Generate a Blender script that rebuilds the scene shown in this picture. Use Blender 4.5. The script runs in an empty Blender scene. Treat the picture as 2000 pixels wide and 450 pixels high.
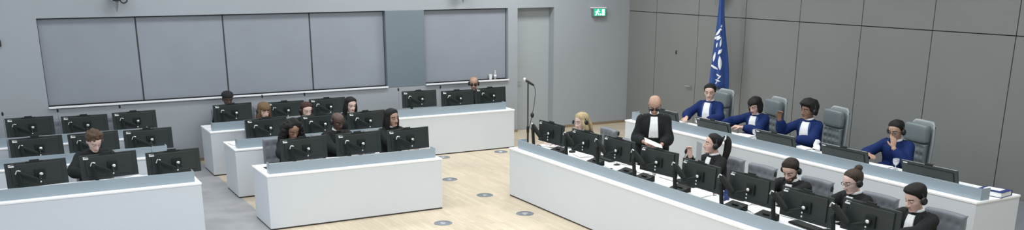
import bpy, math, random
import numpy as np
from mathutils import Vector, Matrix
random.seed(7); np.random.seed(7)
PI = math.pi
SC = bpy.context.scene
COL = SC.collection
V = lambda *a: np.array(a, float)
unit = lambda v: np.array(v, float) / (np.linalg.norm(v) + 1e-12)

# ------------------------------------------------------------------ materials
MATS = {}
def mat(name, col, rough=0.6, metal=0.0, spec=0.5, noise=None, bump=None, emit=None, sheen=0.0, trans=0.0, alpha=1.0, coat=0.0, coords='Object'):
    if name in MATS: return MATS[name]
    m = bpy.data.materials.new(name); m.use_nodes = True
    nt = m.node_tree; b = nt.nodes['Principled BSDF']
    c4 = (*col, 1)
    b.inputs['Base Color'].default_value = c4
    b.inputs['Roughness'].default_value = rough
    b.inputs['Metallic'].default_value = metal
    b.inputs['Specular IOR Level'].default_value = spec
    b.inputs['Sheen Weight'].default_value = sheen
    b.inputs['Coat Weight'].default_value = coat
    b.inputs['Transmission Weight'].default_value = trans
    b.inputs['Alpha'].default_value = alpha
    if emit:
        b.inputs['Emission Color'].default_value = (*emit[0], 1); b.inputs['Emission Strength'].default_value = emit[1]
    if noise or bump:
        tc = nt.nodes.new('ShaderNodeTexCoord')
        mp = nt.nodes.new('ShaderNodeMapping'); nt.links.new(tc.outputs[coords], mp.inputs['Vector'])
    if noise:                                   # (scale, amount, (sx,sy,sz))
        mp.inputs['Scale'].default_value = noise[2] if len(noise) > 2 else (1, 1, 1)
        n = nt.nodes.new('ShaderNodeTexNoise'); n.inputs['Scale'].default_value = noise[0]; n.inputs['Detail'].default_value = 5
        nt.links.new(mp.outputs['Vector'], n.inputs['Vector'])
        r = nt.nodes.new('ShaderNodeMapRange'); r.inputs['To Min'].default_value = 1 - noise[1]; r.inputs['To Max'].default_value = 1 + noise[1]
        r.inputs['From Min'].default_value = 0.25; r.inputs['From Max'].default_value = 0.75
        nt.links.new(n.outputs['Fac'], r.inputs['Value'])
        mx = nt.nodes.new('ShaderNodeVectorMath'); mx.operation = 'SCALE'; mx.inputs[0].default_value = col
        nt.links.new(r.outputs['Result'], mx.inputs['Scale']); nt.links.new(mx.outputs['Vector'], b.inputs['Base Color'])
    if bump:                                    # (scale, strength, distance, (sx,sy,sz))
        mp2 = nt.nodes.new('ShaderNodeMapping'); nt.links.new(tc.outputs[coords], mp2.inputs['Vector'])
        if len(bump) > 3: mp2.inputs['Scale'].default_value = bump[3]
        n2 = nt.nodes.new('ShaderNodeTexNoise'); n2.inputs['Scale'].default_value = bump[0]; n2.inputs['Detail'].default_value = 4
        nt.links.new(mp2.outputs['Vector'], n2.inputs['Vector'])
        bp = nt.nodes.new('ShaderNodeBump'); bp.inputs['Strength'].default_value = bump[1]; bp.inputs['Distance'].default_value = bump[2]
        nt.links.new(n2.outputs['Fac'], bp.inputs['Height']); nt.links.new(bp.outputs['Normal'], b.inputs['Normal'])
    MATS[name] = m
    return m

def mat_wood():
    m = bpy.data.materials.new('oak parquet'); m.use_nodes = True
    nt = m.node_tree; b = nt.nodes['Principled BSDF']; L = nt.links
    tc = nt.nodes.new('ShaderNodeTexCoord'); mp = nt.nodes.new('ShaderNodeMapping'); mp.inputs['Rotation'].default_value = (0, 0, PI / 2); L.new(tc.outputs['Object'], mp.inputs['Vector'])
    br = nt.nodes.new('ShaderNodeTexBrick'); L.new(mp.outputs['Vector'], br.inputs['Vector'])
    br.inputs['Scale'].default_value = 1.0; br.inputs['Brick Width'].default_value = 0.5; br.inputs['Row Height'].default_value = 0.072
    br.inputs['Mortar Size'].default_value = 0.0016; br.offset = 0.37; br.inputs['Bias'].default_value = -0.1
    br.inputs['Color1'].default_value = (0.63, 0.535, 0.40, 1); br.inputs['Color2'].default_value = (0.545, 0.455, 0.335, 1); br.inputs['Mortar'].default_value = (0.40, 0.33, 0.23, 1)
    mp2 = nt.nodes.new('ShaderNodeMapping'); mp2.inputs['Scale'].default_value = (30, 2.0, 1); L.new(tc.outputs['Object'], mp2.inputs['Vector'])
    n = nt.nodes.new('ShaderNodeTexNoise'); n.inputs['Scale'].default_value = 2.5; n.inputs['Detail'].default_value = 6; L.new(mp2.outputs['Vector'], n.inputs['Vector'])
    n3 = nt.nodes.new('ShaderNodeTexNoise'); n3.inputs['Scale'].default_value = 0.9; n3.inputs['Detail'].default_value = 3; L.new(tc.outputs['Object'], n3.inputs['Vector'])
    ad = nt.nodes.new('ShaderNodeMath'); ad.operation = 'ADD'; L.new(n.outputs['Fac'], ad.inputs[0]); L.new(n3.outputs['Fac'], ad.inputs[1])
    r = nt.nodes.new('ShaderNodeMapRange'); r.inputs['From Min'].default_value = 0.6; r.inputs['From Max'].default_value = 1.4; r.inputs['To Min'].default_value = 0.86; r.inputs['To Max'].default_value = 1.12; L.new(ad.outputs[0], r.inputs['Value'])
    mx = nt.nodes.new('ShaderNodeVectorMath'); mx.operation = 'SCALE'; L.new(br.outputs['Color'], mx.inputs[0]); L.new(r.outputs['Result'], mx.inputs['Scale'])
    L.new(mx.outputs['Vector'], b.inputs['Base Color'])
    b.inputs['Roughness'].default_value = 0.42
    return m

def mat_stone():
    m = bpy.data.materials.new('grey stone floor'); m.use_nodes = True
    nt = m.node_tree; b = nt.nodes['Principled BSDF']; L = nt.links
    tc = nt.nodes.new('ShaderNodeTexCoord')
    br = nt.nodes.new('ShaderNodeTexBrick'); L.new(tc.outputs['Object'], br.inputs['Vector'])
    br.inputs['Scale'].default_value = 1.0; br.inputs['Brick Width'].default_value = 0.9; br.inputs['Row Height'].default_value = 0.6; br.inputs['Mortar Size'].default_value = 0.003; br.offset = 0.5
    br.inputs['Color1'].default_value = (0.37, 0.37, 0.375, 1); br.inputs['Color2'].default_value = (0.335, 0.335, 0.34, 1); br.inputs['Mortar'].default_value = (0.29, 0.29, 0.29, 1)
    n = nt.nodes.new('ShaderNodeTexNoise'); n.inputs['Scale'].default_value = 4; n.inputs['Detail'].default_value = 6; L.new(tc.outputs['Object'], n.inputs['Vector'])
    r = nt.nodes.new('ShaderNodeMapRange'); r.inputs['From Min'].default_value = .3; r.inputs['From Max'].default_value = .7; r.inputs['To Min'].default_value = .9; r.inputs['To Max'].default_value = 1.1; L.new(n.outputs['Fac'], r.inputs['Value'])
    mx = nt.nodes.new('ShaderNodeVectorMath'); mx.operation = 'SCALE'; L.new(br.outputs['Color'], mx.inputs[0]); L.new(r.outputs['Result'], mx.inputs['Scale'])
    L.new(mx.outputs['Vector'], b.inputs['Base Color']); b.inputs['Roughness'].default_value = 0.5
    return m

M_WALL = mat('grey wall paint', (0.325, 0.352, 0.378), 0.75, noise=(1.2, 0.02), bump=(90, 0.05, 0.004))
M_DOOR = mat('grey door paint', (0.36, 0.39, 0.405), 0.6, noise=(1.5, 0.02))
M_PILLAR = mat('slate grey panel', (0.155, 0.192, 0.218), 0.6, noise=(1.5, 0.03))
M_BLIND = mat('grey roller blind behind glass', (0.265, 0.288, 0.325), 0.45, noise=(2.0, 0.04), coat=0.18, spec=0.3)
M_SEAL = mat('black rubber seal', (0.03, 0.032, 0.034), 0.6, noise=(20, .1))
M_SILL = mat('white sill', (0.80, 0.81, 0.83), 0.45, noise=(3, .02))
M_PANEL = mat('taupe wall panel', (0.196, 0.203, 0.196), 0.6, noise=(1.3, 0.03), bump=(160, 0.08, 0.003))
M_GAP = mat('dark panel joint', (0.018, 0.018, 0.017), 0.8, noise=(10, .1))
M_SKIRT = mat('oak skirting', (0.26, 0.19, 0.125), 0.55, noise=(3, .12, (1, 1, 10)))
M_CEIL = mat('white ceiling', (0.75, 0.75, 0.74), 0.8, noise=(2, .02))
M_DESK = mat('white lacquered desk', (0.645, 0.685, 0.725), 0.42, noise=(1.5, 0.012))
M_TOP_LIT = mat('white desk top', (0.90, 0.91, 0.92), 0.4, noise=(2, 0.012))  # lighter than the desk fronts, painting in the bright lit edge of the tops
M_PLINTH = mat('shadow gap plinth', (0.03, 0.026, 0.022), 0.7, noise=(9, .1))  # near black so the plinth strip paints the shadow gap under the desks
M_GLASS = mat('frosted blue grey glass', (0.345, 0.42, 0.475), 0.28, noise=(2.0, 0.04), trans=0.15, spec=0.6)
M_BLACK = mat('black monitor plastic', (0.0125, 0.019, 0.0185), 0.5, noise=(9, 0.10), bump=(300, .05, .001))
M_BLACK2 = mat('charcoal plastic', (0.0105, 0.0145, 0.0135), 0.65, spec=.25, noise=(12, 0.1))
M_SCREEN = mat('dark display glass', (0.012, 0.014, 0.018), 0.12, noise=(5, .05))
M_CHROME = mat('brushed chrome', (0.72, 0.73, 0.74), 0.28, metal=0.9, noise=(30, .05))
M_BADGE = mat('pale grey label', (0.72, 0.74, 0.74), 0.5, noise=(30, .03))
M_PAPER = mat('white paper', (0.86, 0.86, 0.85), 0.7, noise=(8, .02))
M_PAPER_SHADE = mat('grey paper in shade', (0.42, 0.44, 0.46), 0.7, noise=(8, .02))  # darker copy of the white paper, with shade put into its colour
M_MIC = mat('black microphone foam', (0.010, 0.010, 0.011), 0.9, noise=(60, .2), bump=(260, .4, .002))
M_CHAIR = mat('grey blue chair upholstery', (0.165, 0.18, 0.205), 0.75, noise=(9, .06), bump=(240, .15, .002), sheen=.15)
M_JCHAIR = mat('slate leather', (0.155, 0.185, 0.195), 0.42, noise=(6, .06), bump=(70, .12, .003))
M_JSHELL = mat('pale grey chair shell', (0.26, 0.29, 0.30), 0.4, noise=(6, .04))
M_STEEL = mat('grey steel', (0.35, 0.36, 0.37), 0.35, metal=.8, noise=(20, .05))
M_DISC = mat('brushed floor socket lid', (0.22, 0.25, 0.28), 0.4, metal=.5, noise=(14, .1))
M_BLUEBOOK = mat('navy blue binder', (0.015, 0.035, 0.16), 0.5, noise=(10, .06))
M_BLUECAP = mat('blue plastic', (0.02, 0.05, 0.22), 0.4, noise=(10, .05))
M_FLAG = mat('blue flag cloth', (0.012, 0.055, 0.235), 0.7, noise=(14, .10), bump=(40, .12, .004), sheen=.2)
M_FLAGW = mat('white flag print', (0.80, 0.82, 0.85), 0.7, noise=(14, .03))
M_CLEAR = mat('clear drinking glass', (0.90, 0.93, 0.96), 0.06, noise=(5, .01), trans=0.75, spec=.6)
M_WHITEP = mat('white plastic', (0.80, 0.80, 0.80), 0.4, noise=(6, .02))
M_GREEN = mat('lit green exit panel', (0.02, 0.35, 0.19), 0.5, noise=(9, .02), emit=((0.01, 0.42, 0.22), 0.9))
M_LITWHITE = mat('lit white pictogram', (0.9, 1, 0.95), 0.5, noise=(9, .02), emit=((0.75, 1, 0.9), 1.0))
M_ROBE = mat('black robe wool', (0.0105, 0.0125, 0.0135), 0.8, noise=(7, .16), bump=(9, .55, .02, (2.2, 2.2, .45)), spec=.25)
M_ROBEB = mat('royal blue judge robe', (0.0065, 0.021, 0.10), 0.8, noise=(7, .14), bump=(9, .6, .02, (2.2, 2.2, .45)), spec=.2)
M_SATIN = mat('bright blue satin facing', (0.012, 0.045, 0.21), 0.5, noise=(9, .1), bump=(14, .3, .01, (2, 2, .5)))
M_JABOT = mat('white pleated linen', (0.84, 0.86, 0.88), 0.75, noise=(9, .03), bump=(40, .35, .006, (3, 3, .25)))
M_SHOE = mat('black leather', (0.012, 0.012, 0.012), 0.35, noise=(9, .1))
M_HP = mat('black headphone plastic', (0.008, 0.009, 0.010), 0.4, noise=(20, .1))
M_LENS = mat('dark tinted lens', (0.012, 0.012, 0.014), 0.15, noise=(5, .05))
M_WIRE = mat('thin grey spectacle wire', (0.12, 0.12, 0.13), 0.3, metal=.8, noise=(20, .05))
M_EYEW = mat('eye white', (0.36, 0.33, 0.31), 0.4, noise=(40, .03))
M_IRIS = mat('dark iris', (0.02, 0.013, 0.01), 0.2, noise=(40, .1))
M_BRIGHTBLUE = mat('royal blue binder edge', (0.03, 0.07, 0.27), .5, noise=(10, .05))
SKINS = {}
def skin_mats(key):
    if key in SKINS: return SKINS[key]
    c, lip, brow = {'light': ((0.60, 0.40, 0.325), (0.50, 0.25, 0.21), (0.09, 0.055, 0.035)),
                    'pale': ((0.66, 0.47, 0.41), (0.55, 0.30, 0.27), (0.16, 0.10, 0.06)),
                    'tan': ((0.40, 0.245, 0.175), (0.28, 0.12, 0.10), (0.02, 0.015, 0.012)),
                    'brown': ((0.235, 0.13, 0.085), (0.15, 0.065, 0.055), (0.015, 0.011, 0.01)),
                    'dark': ((0.075, 0.043, 0.032), (0.055, 0.024, 0.024), (0.01, 0.008, 0.007))}[key]
    sk = mat('skin ' + key, c, 0.55, noise=(26, .07), bump=(120, .08, .002))
    SKINS[key] = [sk, mat('lips ' + key, lip, .45, noise=(40, .05)), mat('eyebrow ' + key, brow, .8, noise=(60, .1)), M_EYEW, M_IRIS]
    return SKINS[key]
def hair_mat(name, c): return mat('hair ' + name, c, 0.72, noise=(30, .45, (3, 3, .5)), bump=(46, .5, .006, (3, 3, .6)), spec=.3)

# ------------------------------------------------------------------ mesh helpers
def cr(P, n):                                   # Catmull-Rom resample of an array of rows
    P = np.array(P, float)
    if P.ndim == 1: P = P[:, None]
    k = len(P); Q = np.vstack([2 * P[0] - P[1], P, 2 * P[-1] - P[-2]])
    out = []
    for s in np.linspace(0, k - 1, n):
        i = min(int(s), k - 2); t = s - i
        a, b, c, d = Q[i], Q[i + 1], Q[i + 2], Q[i + 3]
        out.append(.5 * (2 * b + (c - a) * t + (2 * a - 5 * b + 4 * c - d) * t * t + (3 * b - a - 3 * c + d) * t ** 3))
    return np.array(out)

class MB:
    def __init__(s): s.v = []; s.f = []; s.m = []; s.n = 0
    def add(s, v, f, m=0):
        s.v.append(np.asarray(v, float)); s.f += [tuple(i + s.n for i in q) for q in f]; s.m += [m] * len(f); s.n += len(v); return s
    def box(s, c, d, m=0, rot=None):
        x, y, z = np.array(d) / 2
        v = V([-x, -y, -z], [x, -y, -z], [x, y, -z], [-x, y, -z], [-x, -y, z], [x, -y, z], [x, y, z], [-x, y, z])
        if rot is not None: v = v @ np.array(rot).T
        return s.add(v + np.array(c), [(3, 2, 1, 0), (4, 5, 6, 7), (0, 1, 5, 4), (1, 2, 6, 5), (2, 3, 7, 6), (3, 0, 4, 7)], m)
    def bx(s, x0, x1, y0, y1, z0, z1, m=0): return s.box(((x0 + x1) / 2, (y0 + y1) / 2, (z0 + z1) / 2), (x1 - x0, y1 - y0, z1 - z0), m)
    def loft(s, P, R, seg=16, n=None, right=(1, 0, 0), m=0, exp=2.0, cap=True):
        P = np.array(P, float); R = np.array(R, float)
        if R.ndim == 1: R = np.stack([R, R], 1)
        if n: P = cr(P, n); R = np.maximum(cr(R, n), .001)
        k = len(P); T = np.gradient(P, axis=0); rt = np.array(right, float)
        th = np.linspace(0, 2 * PI, seg, endpoint=False)
        c, q = np.cos(th), np.sin(th)
        c = np.sign(c) * abs(c) ** (2 / exp); q = np.sign(q) * abs(q) ** (2 / exp)
        vs = []
        for i in range(k):
            t = unit(T[i]); r = rt - t * (rt @ t)
            if np.linalg.norm(r) < .15: r = np.array((0, 1, 0.)) - t * t[1]
            r = unit(r); f = np.cross(t, r)
            vs.append(P[i] + np.outer(c * R[i, 0], r) + np.outer(q * R[i, 1], f))
        v = np.vstack(vs); fs = []
        for i in range(k - 1):
            for j in range(seg):
                a, b = i * seg + j, i * seg + (j + 1) % seg
                fs.append((a, b, b + seg, a + seg))
        if cap: fs += [tuple(range(seg))[::-1], tuple(range((k - 1) * seg, k * seg))]
        return s.add(v, fs, m)
    def tube(s, P, r, seg=8, n=None, m=0): return s.loft(P, [r] * len(P) if np.isscalar(r) else r, seg, n, m=m)
    def cyl(s, a, b, r0, r1=None, seg=20, m=0): return s.loft([a, b], [r0, r0 if r1 is None else r1], seg, m=m)
    def ell(s, c, r, nu=20, nv=12, m=0, rot=None):
        v = []; 
        for i in range(nv + 1):
            ph = PI * i / nv
            for j in range(nu):
                th = 2 * PI * j / nu; v.append((math.sin(ph) * math.cos(th), math.sin(ph) * math.sin(th), math.cos(ph)))
        v = np.array(v) * np.array(r)
        if rot is not None: v = v @ np.array(rot).T
        f = [(i * nu + j, (i + 1) * nu + j, (i + 1) * nu + (j + 1) % nu, i * nu + (j + 1) % nu) for i in range(nv) for j in range(nu)]
        return s.add(v + np.array(c), f, m)
    def lathe(s, prof, c=(0, 0, 0), seg=24, m=0):
        v = [(r * math.cos(2 * PI * j / seg), r * math.sin(2 * PI * j / seg), z) for r, z in prof for j in range(seg)]
        k = len(prof); f = [(i * seg + j, i * seg + (j + 1) % seg, (i + 1) * seg + (j + 1) % seg, (i + 1) * seg + j) for i in range(k - 1) for j in range(seg)]
        f += [tuple(range(seg))[::-1], tuple(range((k - 1) * seg, k * seg))]
        return s.add(np.array(v) + np.array(c), f, m)
    def grid(s, fn, nu, nv, m=0, thick=None):   # fn(u,v)->point ; optional thickness vector fn
        v = [fn(i / (nu - 1), j / (nv - 1)) for j in range(nv) for i in range(nu)]
        f = [(j * nu + i, j * nu + i + 1, (j + 1) * nu + i + 1, (j + 1) * nu + i) for j in range(nv - 1) for i in range(nu - 1)]
        if thick is None: return s.add(v, f, m)
        v = np.array(v); w = v + np.array(thick); k = nu * nv
        f2 = [tuple(i + k for i in q[::-1]) for q in f]
        rim = [j * nu for j in range(nv)][::-1] + list(range(1, nu)) + [j * nu + nu - 1 for j in range(1, nv)] + [(nv - 1) * nu + i for i in range(nu - 2, 0, -1)]
        f3 = [(rim[i], rim[i] + k, rim[(i + 1) % len(rim)] + k, rim[(i + 1) % len(rim)]) for i in range(len(rim))]
        return s.add(np.vstack([v, w]), f + f2 + f3, m)
    def prism(s, poly, fn, m=0):                # poly 2d; fn(u,v,side)->3d point, side 0/1
        k = len(poly); v = [fn(u, w, 0) for u, w in poly] + [fn(u, w, 1) for u, w in poly]
        f = [tuple(range(k))[::-1], tuple(range(k, 2 * k))] + [(i, (i + 1) % k, (i + 1) % k + k, i + k) for i in range(k)]
        return s.add(v, f, m)
    def xf(s, M3, t):
        s.v = [np.vstack(s.v) @ np.array(M3).T + np.array(t)] if s.v else s.v; return s
    def join(s, o):
        for vv in [np.vstack(o.v)]: s.v.append(vv)
        s.f += [tuple(i + s.n for i in q) for q in o.f]; s.m += o.m; s.n += o.n; return s
    def mesh(s, name):
        me = bpy.data.meshes.new(name); me.from_pydata(np.vstack(s.v).tolist(), [], s.f); 
        me.polygons.foreach_set('material_index', s.m); me.update(); return me
    def build(s, name, mats, parent=None, bevel=0, smooth=False, seg=2, fix=True):
        me = s.mesh(name)
        for q in (mats if isinstance(mats, (list, tuple)) else [mats]): me.materials.append(q)
        if fix:
            import bmesh
            bm = bmesh.new(); bm.from_mesh(me); bmesh.ops.recalc_face_normals(bm, faces=bm.faces); bm.to_mesh(me); bm.free()
        o = bpy.data.objects.new(name, me); COL.objects.link(o)
        if smooth: me.polygons.foreach_set('use_smooth', [True] * len(me.polygons))
        if bevel:
            b = o.modifiers.new('bevel', 'BEVEL'); b.width = bevel; b.segments = seg; b.limit_method = 'ANGLE'; b.angle_limit = .6
        if parent: o.parent = parent
        return o

def rotz(a): c, s = math.cos(a), math.sin(a); return V([c, -s, 0], [s, c, 0], [0, 0, 1])
def rotx(a): c, s = math.cos(a), math.sin(a); return V([1, 0, 0], [0, c, -s], [0, s, c])
def roty(a): c, s = math.cos(a), math.sin(a); return V([c, 0, s], [0, 1, 0], [-s, 0, c])
D = math.radians

def tag(o, label=None, cat=None, group=None, kind=None):
    if label: o['label'] = label
    if cat: o['category'] = cat
    if group: o['group'] = group
    if kind: o['kind'] = kind
    return o
def empty(name, loc, rz=0, label=None, cat=None, group=None):
    o = bpy.data.objects.new(name, None); o.empty_display_size = .1; COL.objects.link(o)
    o.location = loc; o.rotation_euler = (0, 0, rz)
    return tag(o, label, cat, group)
def struct(o): o['kind'] = 'structure'; return o
KIDS = {}
def copy_tree(o, parent=None):
    c = o.copy(); COL.objects.link(c)
    if parent: c.parent = parent
    for ch in list(o.children): copy_tree(ch, c)
    return c
def place(proto, loc, rz, label, used=[], group=None):
    o = copy_tree(proto) if proto.name in used else proto
    used.append(proto.name)
    o.location = loc; o.rotation_euler = (0, 0, rz); o['label'] = label
    if group: o['group'] = group
    return o
def remesh(mb, voxel, smooth=2, factor=.5):
    me = mb.mesh('tmp'); o = bpy.data.objects.new('tmp', me); COL.objects.link(o)
    r = o.modifiers.new('r', 'REMESH'); r.mode = 'VOXEL'; r.voxel_size = voxel
    if smooth:
        s = o.modifiers.new('s', 'SMOOTH'); s.iterations = smooth; s.factor = factor
    dg = bpy.context.evaluated_depsgraph_get(); dg.update()
    out = bpy.data.meshes.new_from_object(o.evaluated_get(dg))
    bpy.data.objects.remove(o); bpy.data.meshes.remove(me)
    out.materials.clear()
    out.polygons.foreach_set('use_smooth', [True] * len(out.polygons))
    return out

# ------------------------------------------------------------------ camera
F_PX, CY_PX = 1827.33, 487.78
def camR(yaw, pitch, roll):
    f = V(math.sin(yaw) * math.cos(pitch), math.cos(yaw) * math.cos(pitch), -math.sin(pitch)); r = V(math.cos(yaw), -math.sin(yaw), 0); u = np.cross(r, f)
    c, s = math.cos(roll), math.sin(roll); return np.array([c * r + s * u, -s * r + c * u, f])
CM = camR(D(28.46), D(16.745), D(-.03))
CAM = V(-12.564, -17.661, 3.4)
cd = bpy.data.cameras.new('camera'); co = bpy.data.objects.new('camera', cd); COL.objects.link(co)
cd.sensor_width = 36; cd.lens = 36 * F_PX / 2000; cd.shift_y = (CY_PX - 225) / 2000; cd.clip_end = 100
mw = Matrix.Identity(4)
for i in range(3): mw[i][0], mw[i][1], mw[i][2], mw[i][3] = CM[0][i], CM[1][i], -CM[2][i], CAM[i]
co.matrix_world = mw; SC.camera = co

# ------------------------------------------------------------------ room shell
XL, YN, ZC = -15.2, -16.0, 4.7
WT = 0.35
m = MB(); m.bx(-9.52, 0.1, YN, .6, -.12, 0); struct(m.build('floor_wood', mat_wood()))
m = MB(); m.bx(XL, -9.52, YN, .6, -.12, 0); struct(m.build('floor_stone', mat_stone()))
m = MB(); m.bx(XL, .3, YN, .6, ZC, ZC + .15); struct(m.build('ceiling', M_CEIL))
# wall_back: boxes round the window band and the door opening
WX0, WX1, WZ0, WZ1 = -11.90, -3.08, 1.155, 2.61
DX0, DX1, DZ = -2.855, -1.965, 2.605
m = MB()
m.bx(XL, WX0, 0, WT, 0, ZC); m.bx(WX0, WX1, 0, WT, 0, WZ0); m.bx(WX0, WX1, 0, WT, WZ1, ZC)
m.bx(WX1, DX0, 0, WT, 0, ZC); m.bx(DX0, DX1, 0, WT, DZ, ZC); m.bx(DX1, 0.0, 0, WT, 0, ZC)
struct(m.build('wall_back', M_WALL))
m = MB(); m.bx(XL, 0.3, WT, WT + .1, 0, ZC); struct(m.build('wall_backing', M_GAP))
m = MB()
for a, b in ((XL, DX0), (DX1, -.012)): m.bx(a, b, -.012, 0, 0.0, .055)
struct(m.build('baseboard_back', M_SKIRT))
# windows
xs = [WX0, -10.36, -8.88, -7.28, -5.80]
def window(n, x0, x1):
    w = MB(); w.bx(x0 + .012, x1 - .012, .10, .115, WZ0 + .012, WZ1 - .012); o = struct(w.build('window_%d' % n, M_BLIND))
    w = MB(); w.bx(x0, x0 + .012, .095, .12, WZ0, WZ1); w.bx(x1 - .012, x1, .095, .12, WZ0, WZ1); w.bx(x0, x1, .095, .12, WZ1 - .022, WZ1); w.bx(x0, x1, .095, .12, WZ0, WZ0 + .012)
    w.build('window_seal', M_SEAL, o)
for i in range(4): window(i + 1, xs[i], xs[i + 1])
window(5, -4.98, WX1)
m = MB(); m.bx(-5.80, -4.98, -.006, .12, WZ0 - .03, WZ1); struct(m.build('trim_1', M_PILLAR, bevel=.004))
m = MB(); m.bx(WX0, -5.80, -.05, .10, WZ0 - .03, WZ0); m.bx(-4.98, WX1, -.05, .10, WZ0 - .03, WZ0); struct(m.build('trim_2', M_SILL, bevel=.004))
# door in the back wall
m = MB(); m.bx(DX0, DX1, .22, .27, 0.004, DZ); d1 = struct(m.build('door_1', M_DOOR))
m = MB(); m.cyl((DX0 + .07, .22, 1.05), (DX0 + .07, .17, 1.05), .012); m.box((DX0 + .12, .165, 1.05), (.13, .018, .02)); m.build('door_handle', M_CHROME, d1, bevel=.004)
# wall_right: panels with dark joints
m = MB(); m.bx(.02, .3, YN, .45, 0, ZC); struct(m.build('wall_right_backing', M_GAP))
seams = [0.0, -.996, -2.39, -3.77, -5.155, -6.535, -7.90, -9.265, -10.65, -12.0, -13.4, -14.8, -16.0]
ZS = 2.49; g = .007
m = MB()
for a, b in zip(seams[:-1], seams[1:]):
    m.bx(-.006, .02, b + g, a - g, ZS + g, ZC)
    if not (a == -.996): m.bx(-.006, .02, b + g, a - g, 0.0, ZS - g)
struct(m.build('wall_right', M_PANEL, bevel=.002))
m = MB(); m.bx(-.004, .02, -2.39 + g, -.996 - g, 0.0, ZS - g); d2 = struct(m.build('door_2', M_PANEL, bevel=.002))
m = MB(); m.cyl((-.004, -2.29, 1.06), (-.06, -2.29, 1.06), .011); m.box((-.06, -2.22, 1.06), (.02, .16, .022)); m.build('door_handle', M_CHROME, d2, bevel=.004)
m = MB(); m.cyl((-.004, -1.73, 1.69), (-.012, -1.73, 1.69), .022); m.box((-.008, -1.73, 1.72), (.01, .03, .05)); m.build('lock', M_HP, d2)
m = MB(); m.bx(-.02, -.006, YN, -.012, 0, .055); struct(m.build('baseboard_right', M_SKIRT))
# judges' platform
JZ = 0.22
m = MB(); m.bx(-3.20, -.03, -11.24, -4.64, 0, JZ); struct(m.build('floor_platform', M_CHAIR))

# ------------------------------------------------------------------ desks
def desk(name, label, group, x0, x1, yf, depth, h, screen=(.06, .06), gh=.14, legs_open=False, gi=.08, place_=None):
    """white desk, front face towards -y in its own frame; origin at the front-left floor corner"""
    r = empty('desk', (0, 0, 0), 0, label, 'desk', group)
    w = x1 - x0; t = .035
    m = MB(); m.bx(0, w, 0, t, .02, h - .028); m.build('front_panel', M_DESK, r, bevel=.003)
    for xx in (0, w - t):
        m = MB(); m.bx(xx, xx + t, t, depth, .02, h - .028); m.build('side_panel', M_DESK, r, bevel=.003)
    m = MB(); m.bx(-.008, w + .008, -.010, depth + .005, h - .028, h); m.build('desk_top', M_TOP_LIT, r, bevel=.007, seg=3)
    m = MB(); m.bx(.004, w - .004, .006, .03, 0, .02); m.bx(.004, .03, .03, depth - .01, 0, .02); m.bx(w - .03, w - .004, .03, depth - .01, 0, .02); m.build('plinth', M_PLINTH, r)
    m = MB(); a, b = screen
    m.bx(a, w - b, gi, gi + .012, h, h + gh)
    if a < 1: m.bx(a, a + .012, gi + .012, gi + .15, h, h + gh)
    m.bx(w - b - .012, w - b, gi + .012, gi + .15, h, h + gh)
    m.build('frosted_glass_screen', M_GLASS, r, bevel=.002)
    return r
DH = .757
GRP_D = 'white desks with frosted glass front screens'
ROW = {1: -5.40, 2: -3.31, 3: -1.49}
d = desk('desk', 'front white desk before the curly haired person, nearest desk of the stone floor block', GRP_D, -13.9, -10.47, 0, .82, DH); d.location = (-13.9, ROW[1], 0)
d = desk('desk', 'white desk mostly hidden behind the front desk of the empty seats block', GRP_D, -13.9, -10.47, 0, .82, DH); d.location = (-13.9, ROW[2], 0)
d = desk('desk', 'white desk nearest the wall windows behind two rows of unattended monitors', GRP_D, -13.9, -10.47, 0, .82, DH); d.location = (-13.9, ROW[3], 0)
d = desk('desk', 'white desk standing where stone floor meets wood, seating three robed people', GRP_D, -9.62, -7.08, 0, .80, DH); d.location = (-9.62, ROW[1], 0)
d = desk('desk', 'middle white desk with the woman with fringe at its open end', GRP_D, -9.57, -6.92, 0, .80, DH); d.location = (-9.57, ROW[2], 0)
d = desk('desk', 'rearmost white desk with the capped person at its end by the stone aisle', GRP_D, -9.57, -7.08, 0, .80, DH); d.location = (-9.57, ROW[3], 0)
d = desk('desk', 'long white desk below the windows in front of the bald man, near the wall door', GRP_D, -6.85, -3.80, 0, .80, DH, (.06, .14)); d.location = (-6.85, -1.59, 0)
# counsel desk: front faces -x
d = desk('desk', 'long white counsel desk crossing the bottom of the wood floor', GRP_D, 0, 8.3, 0, .95, DH, (.10, .1), .135, gi=.09); d.location = (-5.82, -5.14, 0); d.rotation_euler = (0, 0, -PI / 2)
JB = .92
d = desk('bench', "long raised white judges' bench in front of the taupe panelled wall", None, 0, 6.70, 0, .76, JB, (.06, .02), .135, gi=.09); d.name = 'judges_bench'; d['category'] = 'bench'
d.location = (-3.27, -4.58, 0); d.rotation_euler = (0, 0, -PI / 2 )

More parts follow.
